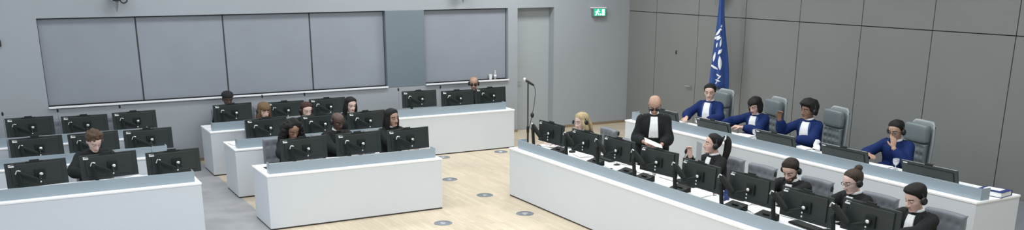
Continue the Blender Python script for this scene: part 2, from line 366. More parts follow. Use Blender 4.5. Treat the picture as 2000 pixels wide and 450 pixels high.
# ------------------------------------------------------------------ monitors
PW, PH = .69, .315
def make_monitor(elbow=(-.22, -.085, .045), end=(.0, -.085, -.07), av=.026, w=PW):
    """origin at desk surface under the panel; screen faces +y, back faces -y; panel centre z set by zc"""
    zc = .245
    r = empty('monitor', (0, 0, 0), 0, 'x', 'monitor', 'wide black monitors on desk arms')
    tilt = rotx(D(-3))
    p = MB(); p.box((0, 0, 0), (w, .016, PH)); p.box((0, -.014, .01), (w * .82, .016, PH * .78)); p.xf(tilt, (0, 0, zc)); p.build('screen_housing', M_BLACK, r, bevel=.005)
    p = MB(); p.box((0, .009, 0), (w - .02, .002, PH - .02)); p.xf(tilt, (0, 0, zc)); p.build('display', M_SCREEN, r)
    p = MB(); p.box((-.01, .002, PH / 2 + .008), (.11, .022, .018)); p.box((-.01, -.004, PH / 2 - .006), (.20, .02, .014)); p.xf(tilt, (0, 0, zc)); p.build('camera_bar', M_BLACK2, r, bevel=.003)
    p = MB(); p.box((-w / 2 + .07, -.0235, PH / 2 - .045), (.062, .003, .017)); p.box((-w / 2 + .07, -.0095, PH / 2 - .028), (.06, .003, .012)); p.xf(tilt, (0, 0, zc)); tag(p.build('label_plate', M_BADGE, r, bevel=.001), 'pale label plate')
    p = MB(); p.box((.03, -.032, -.005), (.12, .02, .12)); p.cyl((.03, -.04, -.005), (.03, -.075, -.005), .03); p.xf(tilt, (0, 0, zc)); p.build('mount_plate', M_BLACK2, r, bevel=.004)
    for kc, kr in (((.035, -.08, .0), (.024, .012, .018)), ((.02, -.075, -.055), (.011, .009, .011)), ((.02, -.075, -.095), (.011, .009, .011))):
        p = MB(); p.ell(kc, kr, 14, 8); p.xf(tilt, (0, 0, zc)); tag(p.build('mount_knob', M_CHROME, r, smooth=True), 'bright metal knob')
    ex, ey, ez = elbow; E = V(ex, ey, zc + ez); Vp = V(.03, -.075, zc - .01); V2 = Vp if end is None else V(*end) + V(0, 0, zc)
    p = MB(); p.loft([E, E * .8 + V2 * .2, E * .3 + V2 * .7, V2], [(.018, av * .8), (.02, av), (.02, av), (.016, av * .7)], 14, 12, right=(0, 1, 0), exp=2.6); p.loft([V2, Vp], [.016, .016], 10); p.build('upper_arm', M_BLACK2, r, smooth=True)
    p = MB(); B = V(ex + .05, ey - .01, 0); p.loft([B + V(0, 0, .012), B * .35 + E * .65, E], [.024, .024, .027], 12, 8); p.build('lower_arm', M_BLACK2, r, smooth=True)
    p = MB(); p.tube([E + V(-.03, -.02, -.012), E + V(-.008, -.02, .03), E + V(.03, -.022, .022)], .007, 8, 8); tag(p.build('arm_joint_cap', M_CHROME, r, smooth=True), 'bright metal joint cap')
    p = MB(); p.lathe([(.055, 0.0005), (.055, .008), (.03, .014), (.03, .03)], (B[0], B[1], 0)); p.build('clamp_base', M_BLACK2, r, smooth=False)
    return r
proto_y = make_monitor()
proto_c = make_monitor((-.37, -.10, .075), (-.165, -.09, -.075), .042)
mons_y = [  # u, row, z centre, yaw, label
    (-12.24, 3, .985, -2, 'black monitor on the rearmost desk of the empty block, nearest the picture edge'),
    (-11.44, 3, .975, -3, 'middle black monitor on the rearmost desk of the empty block'),
    (-10.68, 3, .985, 4, 'black monitor on the rearmost desk of the empty block, nearest the stone aisle'),
    (-12.23, 2, .970, 7, 'black monitor in the middle row, with a grey chair top showing above it'),
    (-11.48, 2, .975, 6, 'black monitor directly behind the curly haired head'),
    (-10.73, 2, .968, 3, 'black monitor in the middle row of the empty block, aisle end'),
    (-12.32, 1, 1.000, 7, 'black front row monitor with a green cast edge at the picture border'),
    (-11.49, 1, 1.02, 9, 'black monitor the curly haired person is sitting behind'),
    (-10.71, 1, .985, 7, 'black front row monitor at the aisle end, beside the person in dark sleeves'),
    (-9.07, 3, 1.005, 8, 'black monitor hiding the person in a dark cap by the wall'),
    (-8.15, 3, .985, 0, 'black monitor behind the woman with the brown fringe'),
    (-7.37, 3, .995, 3, 'black monitor behind the women with red brown and long dark hair'),
    (-8.96, 2, 1.000, 9, 'black monitor in front of the woman with the brown fringe'),
    (-8.07, 2, .995, 6, 'black monitor in front of the woman with red brown hair'),
    (-7.30, 2, .990, 7, 'black monitor in front of the pale woman with long dark hair'),
    (-8.97, 1, 1.01, 7, 'black monitor in front of the woman with large curly hair'),
    (-8.17, 1, 1.015, 4, 'black monitor in front of the bald man wearing headphones'),
    (-7.41, 1, 1.01, 6, 'black monitor in front of the woman with a white collar'),
    (-5.60, 4, 1.035, -4, 'black monitor standing alone between two microphones on the long back desk'),
    (-4.80, 4, .995, -1, 'first of two touching black monitors before the bald man below the window'),
    (-4.08, 4, 1.005, 2, 'second of two touching black monitors, nearest the wall door')]
rowy = {1: -4.95, 2: -2.88, 3: -1.02, 4: -1.12}
def fit_top(z, top): return z - .245 - top
for u, rw, z, yaw, lab in mons_y:
    o = place(proto_y, (u, rowy[rw], DH + .001), D(yaw), lab)
    dz = z - DH - .245
    for ch in o.children:
        if ch.name.split('.')[0] not in ('clamp_base', 'lower_arm'): ch.location.z += dz
mons_c = [(-5.72, 1.035, 2, 'black counsel desk monitor nearest the microphone stand'), (-6.68, 1.01, 3, 'black counsel desk monitor in front of the blonde woman'),
          (-7.48, 1.035, 1, 'black counsel desk monitor between the blonde woman and the standing man'), (-8.36, 1.035, 5, 'black counsel desk monitor below the hands of the standing man'),
          (-9.17, 1.01, 0, 'black counsel desk monitor in front of the woman with the ponytail, headset hung on it'), (-10.03, 1.025, 2, 'black counsel desk monitor in front of the unoccupied chair'),
          (-10.86, 1.005, 2, 'black counsel desk monitor in front of the bearded man'), (-11.68, 1.05, 0, 'black counsel desk monitor in front of the woman with a hair bun')]
for u, z, yaw, lab in mons_c:
    o = place(proto_c, (-5.42, u, DH + .001), -PI / 2 + D(yaw), lab)
    dz = z - DH - .245
    for ch in o.children:
        if ch.name.split('.')[0] not in ('clamp_base', 'lower_arm'): ch.location.z += dz
# judges' low reclined monitors
def make_recliner():
    r = empty('monitor', (0, 0, 0), 0, 'x', 'monitor', "low black monitors on the judges' bench"); w = .80; t = rotx(D(16)); c0 = (0, 0, .103); h = .185
    p = MB(); p.box((0, 0, 0), (w, .018, h)); p.box((0, -.014, -.01), (w * .86, .014, h * .7)); p.xf(t, c0); p.build('screen_housing', M_BLACK, r, bevel=.005)
    p = MB(); p.box((0, .01, 0), (w - .03, .002, h - .02)); p.xf(t, c0); p.build('display', M_SCREEN, r)
    p = MB(); p.box((-.34, -.0105, .073), (.06, .003, .014)); p.xf(t, c0); tag(p.build('label_plate', M_BADGE, r), 'pale label plate')
    p = MB(); p.box((0, 0, h / 2 + .003), (w - .01, .014, .005)); p.xf(t, c0); tag(p.build('top_edge_highlight', M_STEEL, r, bevel=.002), 'grey strip standing for the lit top edge')  # pale strip added as a painted highlight along the lit upper edge
    p = MB(); p.box((0, 0, h / 2 + .01), (.11, .024, .016)); p.xf(t, c0); p.build('camera_bar', M_BLACK2, r, bevel=.003)
    p = MB(); p.box((0, .05, .006), (.30, .15, .008)); p.loft([(0, .05, .010), (0, .03, .07)], [.035, .03], 12); p.build('stand', M_BLACK2, r, bevel=.002)
    return r
pr = make_recliner()
for u, lab in ((-5.02, 'low black bench monitor half hidden behind the standing robed man'), (-6.30, 'low black bench monitor in front of the first judge below the flag'), (-7.66, 'low black bench monitor beside the judge with bobbed black hair'),
               (-8.95, 'low black bench monitor in front of the judge raising a hand'), (-10.28, 'low black bench monitor at the free end of the bench, near the blue binder')):
    place(pr, (-2.80, u, JB + .001), -PI / 2, lab)

# ------------------------------------------------------------------ gooseneck microphones
def make_mic(h=.43):
    r = empty('gooseneck_microphone', (0, 0, 0), 0, 'x', 'microphone', 'thin gooseneck microphones on the desks')
    m = MB(); m.lathe([(.045, 0), (.05, .004), (.05, .016), (.04, .024), (.012, .03)]); m.build('base', M_BLACK2, r, smooth=False)
    m = MB(); m.tube([(0, 0, .025), (0, .002, h * .5), (0, -.004, h * .85), (0, .006, h)], .0042, 8, 16); m.build('gooseneck', M_STEEL, r, smooth=True)
    m = MB(); m.loft([(0, .006, h - .005), (0, .008, h + .01), (0, .012, h + .035), (0, .017, h + .055)], [.009, .015, .016, .006], 12, 10); m.build('foam_windshield', M_MIC, r, smooth=True)
    return r
pm = make_mic()
mics = [(-12.60, -.98, DH, 'gooseneck microphone rising at the picture edge behind the empty rearmost row'), (-11.815, -.98, DH, 'gooseneck microphone between the first two rearmost monitors of the empty block'), (-10.885, -.98, DH - .03, 'tilted gooseneck microphone above the rearmost aisle side monitor of the empty block'),
        (-10.96, -4.90, DH - .02, 'gooseneck microphone whose head shows on the front aisle side monitor beside the curly haired person'), (-8.53, -.98, DH + .02, 'gooseneck microphone directly above the woman with the brown fringe'), (-7.77, -.98, DH + .01, 'gooseneck microphone directly above the woman with red brown hair'),
        (-6.00, -1.08, DH, 'gooseneck microphone under the slate pillar beside the lone back monitor'), (-5.15, -1.08, DH, 'gooseneck microphone between the lone back monitor and the touching pair'),
        (-5.18, -5.93, DH, 'gooseneck microphone in front of the face of the blonde woman'), (-5.18, -7.10, DH, 'gooseneck microphone behind the blonde woman, before the bench end'), (-5.18, -8.57, DH, 'gooseneck microphone between the standing man and the ponytail woman'),
        (-5.18, -10.13, DH, 'gooseneck microphone between the unoccupied chair and the bearded man'), (-5.18, -10.95, DH, 'gooseneck microphone between the bearded man and the woman with a bun')]
for x, y, z, lab in mics: place(pm, (x, y, max(z, DH) + .001), 0 if x < -5.19 else -PI / 2, lab)

# ------------------------------------------------------------------ chairs
def tuft(m, w, h, y, z0, rows, cols, depth, thick, bow=.04, mt=0):
    def fn(u, v):
        x = (u - .5) * w; z = z0 + v * h; d = 0
        for i in range(cols):
            for j in range(rows):
                cx = (i + .5) / cols - .5; cz = (j + .5) / rows
                d += math.exp(-(((u - .5 - cx) * w / .035) ** 2 + ((v - cz) * h / .03) ** 2))
        edge = max(0, abs(u - .5) * 2 - .88) / .12; e2 = max(0, abs(v - .5) * 2 - .9) / .1
        return V(x, y - bow * ((u - .5) * 2) ** 2 + depth * d + .02 * (edge ** 2 + e2 ** 2), z)
    m.grid(fn, 33, 25, mt, (0, thick, 0))
def chair_base(r, zt, legs=True):
    m = MB(); m.cyl((0, .02, .075), (0, .02, zt), .028); m.build('gas_lift', M_STEEL, r)
    for k in range(5):
        a = 2 * PI * k / 5 + .3; c = V(math.cos(a), math.sin(a), 0); o = V(0, .02, 0)
        m = MB(); m.loft([o + V(0, 0, .085), o + c * .15 + V(0, 0, .08), o + c * .29 + V(0, 0, .062)], [.022, .019, .014], 10); l = m.build('leg', M_STEEL, r, smooth=True)
        m = MB(); q = unit((-c[1], c[0], 0)); w = o + c * .29 + V(0, 0, .028); m.cyl(w - q * .012, w + q * .012, .028); m.build('caster', M_BLACK2, l)
def make_counsel_chair():
    r = empty('office_chair', (0, 0, 0), 0, 'x', 'chair', 'grey upholstered office chairs')
    m = MB(); m.loft([(0, -.24, .415), (0, -.2, .415), (0, .2, .415), (0, .23, .415)], [(.21, .022), (.235, .033), (.225, .033), (.2, .022)], 24, 14, exp=4); m.build('seat', M_CHAIR, r, smooth=True)
    m = MB(); tuft(m, .48, .41, .24, .54, 2, 4, .016, .05); m.build('backrest', M_CHAIR, r, smooth=True)
    m = MB(); m.loft([(0, .12, .375), (0, .29, .39), (0, .305, .52), (0, .30, .66)], [(.03, .012)] * 4, 10, 14); m.build('back_support', M_STEEL, r, smooth=True)
    chair_base(r, .38)
    return r
pc = make_counsel_chair()
CH = [(-4.40, -5.36, -PI / 2 - .10, 'grey chair whose back shows just behind the blonde woman'), (-4.70, -6.30, -PI / 2, 'grey chair pushed aside next to the standing robed man'),
      (-4.28, -8.14, -PI / 2, 'grey chair behind the woman with the ponytail'), (-4.30, -8.76, -PI / 2, 'unoccupied grey chair between the ponytail woman and the bearded man'),
      (-4.28, -9.68, -PI / 2, 'grey chair occupied by the bearded man in headphones'), (-4.28, -10.62, -PI / 2, 'grey chair occupied by the woman with a hair bun'), (-4.28, -11.47, -PI / 2, 'grey chair behind the dark haired man at the desk end'),
      (-12.36, -2.08, 0, 'grey chair above the middle row monitor nearest the picture edge'), (-10.70, -2.08, 0, 'grey chair above the middle row monitor at the aisle end'), (-11.5, -2.0, 0, 'grey chair hidden behind the curly haired head and a monitor'),
      (-11.87, -.40, 0, 'grey chair by the wall between the two rearmost monitors of the empty block'), (-11.05, -.40, 0, 'grey chair by the wall under the tilted microphone of the empty block'),
      (-11.58, -3.92, 0, 'grey chair the curly haired person sits on'),
      (-8.28, -.40, 0, 'grey chair by the wall, showing behind the woman with brown fringe'), (-7.52, -.40, 0, 'grey chair by the wall, behind the woman with red brown hair'),(-9.03, -.40, 0, 'grey chair under the person in a dark cap'),
      (-8.80, -1.95, 0, 'grey chair under the woman with the brown fringe'), (-8.09, -1.95, 0, 'grey chair under the woman with red brown hair'), (-7.32, -1.95, 0, 'grey chair under the pale woman with long dark hair'),
      (-8.98, -3.92, .05, 'grey chair beside the shoulder of the woman with large curly hair'), (-8.24, -3.92, 0, 'grey chair under the bald man in headphones'), (-7.40, -3.92, 0, 'grey chair under the woman with a white collar'),
      (-4.15, -.40, 0, 'grey chair under the bald man below the window')]
for x, y, a, lab in CH: place(pc, (x, y, 0), a, lab)
def make_judge_chair():
    r = empty('judge_chair', (0, 0, 0), 0, 'x', 'chair', "high backed slate chairs behind the judges' bench")
    m = MB(); m.loft([(0, -.25, .41), (0, -.2, .41), (0, .2, .41), (0, .24, .41)], [(.24, .03), (.27, .045), (.26, .045), (.22, .03)], 24, 14, exp=4); m.build('seat', M_JCHAIR, r, smooth=True)
    m = MB()
    def shell(u, v):
        w = .255 - .03 * max(0, v - .6) / .4 - .04 * max(0, .25 - v) / .25; x = (u - .5) * 2 * w
        return V(x, .305 + .05 * v - .03 * ((u - .5) * 2) ** 2, .42 + v * .75 - .05 * max(0, abs(u - .5) * 2 - .8) / .2 * (1 if v > .95 else 0))
    m.grid(shell, 17, 25, 0, (0, .03, 0)); m.build('back_shell', M_JSHELL, r, smooth=True)
    m = MB(); tuft(m, .41, .42, .235, .45, 4, 4, .022, .06, .03); m.build('backrest', M_JCHAIR, r, smooth=True)
    m = MB(); m.loft([(-.195, .245, 1.005), (-.18, .245, 1.005), (.18, .245, 1.005), (.195, .245, 1.005)], [(.10, .03), (.125, .048), (.125, .048), (.10, .03)], 22, 14, right=(0, 0, 1), exp=5); m.build('headrest', M_JCHAIR, r, smooth=True)
    for s in (-1, 1):
        m = MB(); m.tube([(s * .25, .14, .40), (s * .345, .12, .43), (s * .345, .10, .50)], .016, 10, 10); m.loft([(s * .345, .20, .505), (s * .345, .08, .51), (s * .345, -.04, .505)], [(.03, .014), (.036, .018), (.03, .014)], 12, 8); m.build('armrest', M_BLACK2, r, smooth=True)
    chair_base(r, .37)
    return r
pj = make_judge_chair()
for x, y, a, lab in ((-1.86, -5.06, -PI / 2 - .12, 'slate high chair behind the first judge, in front of the blue flag'), (-1.80, -6.24, -PI / 2 - .22, 'slate high chair behind the judge with bobbed black hair'),
                  (-1.80, -7.52, -PI / 2 - .22, 'slate high chair behind the judge with one hand raised'), (-1.78, -9.0, -PI / 2 - .22, 'slate high chair behind the judge resting cheek on hand')):
    place(pj, (x, y, JZ), a, lab)

# ------------------------------------------------------------------ people
HS = [(-.118, -.060, -.030, .016), (-.110, -.083, -.020, .034), (-.090, -.090, .005, .049), (-.06, -.088, .045, .059), (-.03, -.087, .075, .067), (0, -.085, .092, .072),
      (.03, -.090, .100, .0755), (.06, -.086, .100, .076), (.085, -.070, .086, .067), (.105, -.042, .055, .044), (.116, -.006, .018, .014)]
def head_rings(nz=34, seg=40):
    S = cr(HS, nz); th = np.linspace(0, 2 * PI, seg, endpoint=False)
    out = []
    for z, f, b, rx in S:
        cm = .01 if z > -.095 else (f + b) / 2
        rx = max(rx, .002); c, s = np.cos(th), np.sin(th); e = 2 / 2.25
        X = np.sign(s) * abs(s) ** e * rx; Y = np.where(c > 0, cm - abs(c) ** e * max(cm - f, .002), cm + abs(c) ** e * max(b - cm, .002))
        out.append(np.stack([X, Y, np.full(seg, z)], 1))
    v = np.vstack(out); k = len(S)
    fs = [(i * seg + j, i * seg + (j + 1) % seg, (i + 1) * seg + (j + 1) % seg, (i + 1) * seg + j) for i in range(k - 1) for j in range(seg)]
    fs += [tuple(range(seg))[::-1], tuple(range((k - 1) * seg, k * seg))]
    return v, fs
G = lambda d, s: np.exp(-(d / s) ** 2)
def head_mb(fem=False):
    v, f = head_rings(); x, y, z = v.T.copy(); fr = (y < -.02)
    if fem: x = x * (1 - .06 * G(z + .09, .05))
    sx = abs(x)
    y = y + fr * (.015 * G(sx - .033, .017) * G(z - .002, .013) - .005 * G(z - .024, .009) * (sx < .055) - .006 * G(sx, .020) * G(z + .066, .010) - .005 * G(sx, .02) * G(z + .105, .012) + .004 * G(sx, .022) * G(z + .085, .007))
    x = x + np.sign(x) * fr * .004 * G(sx - .052, .02) * G(z + .03, .02)
    m = MB(); m.add(np.stack([x, y, z], 1), f)
    m.loft([(0, -.086, .014), (0, -.094, -.008), (0, -.106, -.030), (0, -.102, -.043), (0, -.086, -.048)], [(.009, .008), (.010, .010), (.015, .013), (.018, .010), (.012, .006)], 14, 14)
    for s in (-1, 1):
        m.ell((s * .014, -.094, -.040), (.010, .012, .008), 10, 8)
        m.ell((s * .033, -.0725, .001), (.0155, .0125, .0125), 14, 10)
        m.ell((s * .077, .014, -.008), (.008, .019, .033), 12, 10, rot=rotz(s * -.35))
    return m
def hair_line(y, side=0.0): return np.interp(y, [-.10, -.07, -.045, -.025, 0, .03, .10], [.072, .060, .044, .014 - side, .004 - side, -.040 - side * .6, -.072 - side * .3])
def wob(p, k): return (np.sin(p[:, 0] * 61 * k + 1.3) * np.sin(p[:, 1] * 53 * k + .7) + np.sin(p[:, 2] * 71 * k + 2.1) * np.sin(p[:, 0] * 37 * k + p[:, 1] * 29 * k))
def hair_mb(style, th=.014):
    v, f = head_rings(40, 48); n = v / np.linalg.norm(v * V(1, .9, .8), axis=1)[:, None]
    hi = style in ('short', 'swept', 'bun', 'pony', 'tied', 'side', 'curly', 'big', 'long')
    side = {'bob': .07, 'long': .06, 'fringe': .07, 'big': .07, 'side': .03, 'round': .02}.get(style, 0)
    hl = hair_line(v[:, 1], side)
    if hi: hl = np.interp(v[:, 1], [-.10, -.07, -.045, -.025, 0, .03, .10], [.088, .080, .060, .020, -.006, -.045 - side, -.074])
    if style == 'long': hl = np.interp(v[:, 1], [-.10, -.07, -.045, -.025, 0, .03, .10], [.084, .072, .040, -.03, -.09, -.09, -.10])
    if style in ('fringe', 'bob'): hl = np.where(v[:, 1] < -.05, np.minimum(hl, .034 + (.02 if style == 'bob' else 0) * (v[:, 0] > .0)), hl)
    mk = np.clip((v[:, 2] - hl) / .016 + .5, 0, 1); mk = mk * mk * (3 - 2 * mk)
    amp = {'curly': .006, 'big': .012, 'round': .004}.get(style, .002); k = {'curly': 1.6, 'big': .8, 'round': 1.2}.get(style, 1)
    lowf = .5 + .5 * np.clip((v[:, 2] + .03) / .09, 0, 1) if style in ('short', 'swept', 'curly', 'bun', 'pony', 'tied', 'cap') else 1.0
    mk2 = np.clip((v[:, 2] - hl) / .06, 0, 1) if hi else mk
    t = -.014 + mk * (.0155 + amp * wob(v, k)) + mk2 * th * lowf
    if style == 'short': t += mk * .006 * np.clip((v[:, 2] - .05) / .05, 0, 1)
    if style == 'swept': t += mk * (.016 * np.clip((v[:, 2] - .05) / .04, 0, 1) + .010 * G(v[:, 1] + .07, .03))
    m = MB(); m.add(v + n * t[:, None], f)
    if style in ('curly', 'big'):
        rg = random.Random(3); cnt, r0, r1 = (70, .012, .018) if style == 'curly' else (150, .022, .034)
        for _ in range(cnt):
            while True:
                q = V(rg.gauss(0, 1), rg.gauss(0, 1), rg.gauss(0, 1)); q = unit(q)
                if style == 'curly' and q[2] > .25 and not (q[1] < -.75): c = q * V(.088, .112, .125) + V(0, .012, .01); break
                if style == 'big' and q[1] > -.45 and not (q[1] < .0 and abs(q[0]) < .55 and q[2] < .6): c = q * V(.135, .125, .145) + V(0, .03, -.02); break
            r = rg.uniform(r0, r1); m.ell(c, (r, r, r * .9), 8, 6)
    if style == 'bob':
        for s in (-1, 1): m.loft([(s * .070, .0, .03), (s * .080, .005, -.03), (s * .078, .0, -.085), (s * .066, -.005, -.108)], [(.022, .05), (.024, .055), (.024, .05), (.014, .03)], 16, 14)
        m.loft([(0, .085, .03), (0, .092, -.04), (0, .075, -.105)], [(.07, .03), (.075, .03), (.062, .02)], 18, 10)
    if style in ('long', 'fringe'):
        L = .24 if style == 'long' else .13
        m.loft([(0, .075, .04), (0, .095, -.05), (0, .10, -.12), (0, .105, -.05 - L)], [(.07, .035), (.082, .04), (.09, .035), (.07, .022)], 20, 16)
        for s in (-1, 1): m.loft([(s * .062, -.015, .06), (s * .080, -.008, 0), (s * .088, .0, -.08), (s * .086, .005, -.04 - L)], [(.018, .035), (.021, .042), (.024, .045), (.016, .03)], 14, 14)
    if style == 'big':
        for a in range(9):
            q = -PI * .02 + a * PI * 1.04 / 8; m.ell((math.cos(q) * .11, .045 + .02 * math.sin(a * 2.1), -.02 + math.sin(q) * .075), (.055, .07, .06), 14, 10)
        for s in (-1, 1): m.loft([(s * .085, .03, .02), (s * .12, .025, -.07), (s * .135, .02, -.15), (s * .12, .02, -.21)], [(.05, .06), (.06, .065), (.055, .06), (.03, .035)], 16, 14)
        m.loft([(0, .08, .0), (0, .11, -.1), (0, .12, -.2)], [(.09, .05), (.11, .06), (.08, .04)], 16, 10)
    if style == 'pony':
        m.ell((0, .115, .075), (.026, .026, .026), 12, 8)
        m.loft([(0, .11, .075), (0, .155, .085), (0, .185, .03), (0, .19, -.07), (0, .175, -.17), (0, .165, -.22)], [(.022, .022), (.042, .036), (.056, .044), (.058, .044), (.046, .032), (.014, .012)], 16, 26)
    if style == 'bun': m.ell((0, .085, .115), (.042, .042, .036), 16, 12); m.ell((0, .075, .10), (.03, .03, .03), 12, 8)
    if style == 'tied': m.loft([(0, .09, .02), (0, .115, -.04), (0, .12, -.12), (-.03, .10, -.2)], [(.05, .03), (.045, .035), (.035, .03), (.02, .018)], 14, 14); [m.loft([(s * .066, -.005, .05), (s * .082, .01, -.02), (s * .07, .05, -.08)], [(.014, .03), (.018, .036), (.016, .03)], 12, 10) for s in (-1, 1)]
    if style == 'cap':
        m.lathe([(.088, .045), (.098, .05), (.099, .075), (.085, .105), (.05, .125), (.01, .13)], (0, .008, 0), 28)
    return m

def hand_mb(W, d, n, curl=.35, s=1.0, left=True, spread=.0, thumb=.75):
    """W wrist, d finger direction, n palm normal"""
    d = unit(d); n = unit(np.array(n) - d * (np.array(n) @ d)); side = np.cross(d, n) * (1 if left else -1)     # side = towards thumb
    m = MB(); W = np.array(W, float)
    m.loft([W - d * .03, W, W + d * .03 * s, W + d * .07 * s, W + d * .095 * s], [(.026, .019), (.027, .018), (.036, .016), (.041, .0145), (.038, .011)], 16, 14, right=side)
    for k, (o, L) in enumerate(((.030, .072), (.010, .080), (-.010, .074), (-.029, .058))):
        b = W + d * .088 * s + side * o * s; P = [b - d * .015, b]; dd = d + side * spread * (1.2 - k * .8); c = curl * (1 + .12 * k)
        for j, fr in enumerate((.44, .32, .24)):
            a = c * (j + 1) * .75; P.append(P[-1] + (unit(dd) * math.cos(a) + n * math.sin(a)) * L * fr * s)
        m.loft(P, [.0098, .0095, .0088, .0082, .0066], 10, 14)
    b = W + d * .022 * s + side * .024 * s; t1 = unit(d * .62 + side * thumb + n * .25); t2 = unit(d * .85 + side * thumb * .4 + n * (.2 + curl * .4))
    m.loft([b - t1 * .012, b, b + t1 * .038 * s, b + t1 * .038 * s + t2 * .03 * s, b + t1 * .038 * s + t2 * .05 * s], [.012, .0135, .0112, .0098, .007], 10, 14)
    return m
def ik(S, Wt, l1, l2, pole):
    S, Wt = np.array(S, float), np.array(Wt, float); d = Wt - S; L = np.linalg.norm(d); Lm = (l1 + l2) * .985
    if L > Lm: Wt = S + d / L * Lm; d = Wt - S; L = Lm
    a = (l1 * l1 - l2 * l2 + L * L) / (2 * L); h = math.sqrt(max(l1 * l1 - a * a, 0)); u = d / L; p = np.array(pole, float); p = unit(p - u * (p @ u))
    return S + u * a + p * h, Wt

def person(label, head, rz, skin='light', hair='short', haircol=None, th=.014, hyaw=0, hpitch=0, hroll=0, lean=8, seated=True, floor=0.0, robe=None, bib=True, collar=True, facing=False,
           L=None, R=None, wide=1.08, hp=False, glasses=None, fem=False, voxel=.005, beard=False, hs=1.08, group=None, bibw=1.0, yoff=0):
    """head = world position of the head centre. L / R = dict(w=wrist target local, d=finger dir, n=palm normal, curl, pole)"""
    robe = robe or M_ROBE; mats = list(skin_mats(skin)); ws = .90 if fem else 1.0
    pz = .60 if seated else .93
    u = V(0, -math.sin(D(lean)), math.cos(D(lean)))
    neck_f = unit(u + V(0, -.18, 0) - V(0, .25 * math.sin(D(hpitch)), 0))
    zt = head[2] - floor
    k = (zt - pz - .15 * neck_f[2]) / (.50 * u[2]) if seated else (zt - pz - .15 * neck_f[2]) / (.50 * u[2])
    P0 = V(0, 0, pz)
    sp = lambda s: P0 + u * s * k
    nb = sp(.50); hc = nb + neck_f * .15
    Rl = rotz(D(hyaw)) @ rotx(D(hpitch)) @ roty(D(hroll)); RH = Rl * hs
    hx = lambda mb: mb.xf(RH, hc)
    sh = {s: sp(.415) + V(s * .172 * ws, .0, 0) for s in (1, -1)}
    arms = {}
    dflt = lambda s: dict(w=(s * .14, -.52 - .25 * math.sin(D(lean)), .835), d=(-s * .35, -1, -.10), n=(0, 0, -1), curl=.3)
    body = MB()
    body.loft([sp(-.11), sp(0), sp(.14), sp(.28), sp(.40), sp(.46), sp(.50)], [(.13, .09), (.165 * ws, .115), (.14 * ws, .10), (.16 * ws, .11), (.165 * ws, .095), (.10, .07), (.055, .055)], 22, 26)
    body.loft([sp(.44), sp(.50), nb * .5 + hc * .5 - V(0, 0, .01), hc + Rl @ V(0, .015, -.05)], [(.075, .065), (.056, .058), (.053, .056), (.055, .06)], 18, 14)
    body.join(hx(head_mb(fem)))
    for s, spec in ((1, L), (-1, R)):
        q = dflt(s); q.update(spec or {}); E_, W_ = ik(sh[s], q['w'], .285, .255, q.get('pole', (s * .8, .4, -.30)))
        arms[s] = (E_, W_, q)
        body.loft([sh[s] * .75 + sp(.42) * .25, sh[s], sh[s] * .5 + E_ * .5, E_, E_ * .6 + W_ * .4, W_], [.055, .052, .046, .038, .038, .026], 14, 22)
        body.join(hand_mb(W_, q['d'], q['n'], q['curl'], 1.03, s > 0, q.get('spread', .03), q.get('thumb', .75)))
    for s in (1, -1):
        hip = P0 + V(s * .09, 0, -.02)
        if seated: kn, an = P0 + V(s * .11, -.45, -.035), V(s * .11, -.44, .09)
        else: kn, an = V(s * .10, -.01, .50), V(s * .10, .02, .09)
        body.loft([hip, hip * .5 + kn * .5, kn], [.085, .075, .055], 14, 14); body.loft([kn, kn * .6 + an * .4, an], [.055, .052, .036], 14, 14)
        body.loft([an + V(0, .03, -.03), an + V(0, -.03, -.035), an + V(0, -.13, -.058)], [(.034, .04), (.04, .036), (.03, .02)], 12, 10)
    me = remesh(body, voxel, 3)
    # material indices from the head-local position
    cen = np.empty(len(me.polygons) * 3); me.polygons.foreach_get('center', cen); cen = cen.reshape(-1, 3)
    q = (cen - hc) @ np.linalg.inv(RH).T; ax = abs(q[:, 0]); mi = np.zeros(len(cen), int)
    fr = (q[:, 1] < -.055) & (abs(q[:, 2]) < .12) & (q[:, 1] > -.14)
    mi[fr & (ax < .024) & (abs(q[:, 2] + .066) < .0085) & (q[:, 1] < -.075)] = 1
    mi[fr & (abs(ax - .034) < .021) & (abs(q[:, 2] - .0245 - .1 * (ax - .034) * -1) < .0065)] = 2
    ey = fr & (abs(ax - .033) < .0145) & (abs(q[:, 2] + .001) < .0048); mi[ey] = 3; mi[ey & (abs(ax - .033) < .0085)] = 4
    if beard:
        bd = (abs(q[:, 0]) < .085) & (q[:, 1] < .02) & (q[:, 2] < -.045) & (q[:, 2] > -.125) & (q[:, 1] > -.14) & (mi == 0) & ((q[:, 2] < -.078) | (ax > .035) | (abs(q[:, 2] + .052) < .006)); mi[bd] = 2
    me.polygons.foreach_set('material_index', mi.tolist())
    for mm in mats: me.materials.append(mm)
    me.name = 'person'; o = bpy.data.objects.new('person', me); COL.objects.link(o)
    Rz = rotz(rz); hw = Rz @ hc
    o.location = (head[0] - hw[0], head[1] - hw[1], floor + .002); o.rotation_euler = (0, 0, rz)
    tag(o, label, 'person', group)
    def part(mb_or_me, name, mts, vox=None, sm=3, smooth=True, parent=None):
        if vox: mm = remesh(mb_or_me, vox, sm)
        else:
            ob = mb_or_me.build(name, mts, parent or o, smooth=smooth); return ob
        for t in (mts if isinstance(mts, (list, tuple)) else [mts]): mm.materials.append(t)
        mm.name = name; ob = bpy.data.objects.new(name, mm); COL.objects.link(ob); ob.parent = parent or o; return ob
    # robe: torso, sleeves, skirt
    rb = MB()
    if seated: lo, lr = [sp(-.075)], [(.20 * ws, .15)]
    else: lo, lr = [V(0, .0, .14), V(0, .0, .5)], [(.27, .22), (.235, .19)]
    rprof = [(0, .195 * ws, .145), (.14, .185 * ws, .132), (.28, .195 * ws, .138), (.38, .20 * ws, .122), (.44, .155 * ws, .100), (.492, .085, .078), (.512, .07, .07)]
    rb.loft(lo + [sp(a) for a, _, _ in rprof], lr + [(b * (wide if a < .42 else 1), c) for a, b, c in rprof], 30, 34)
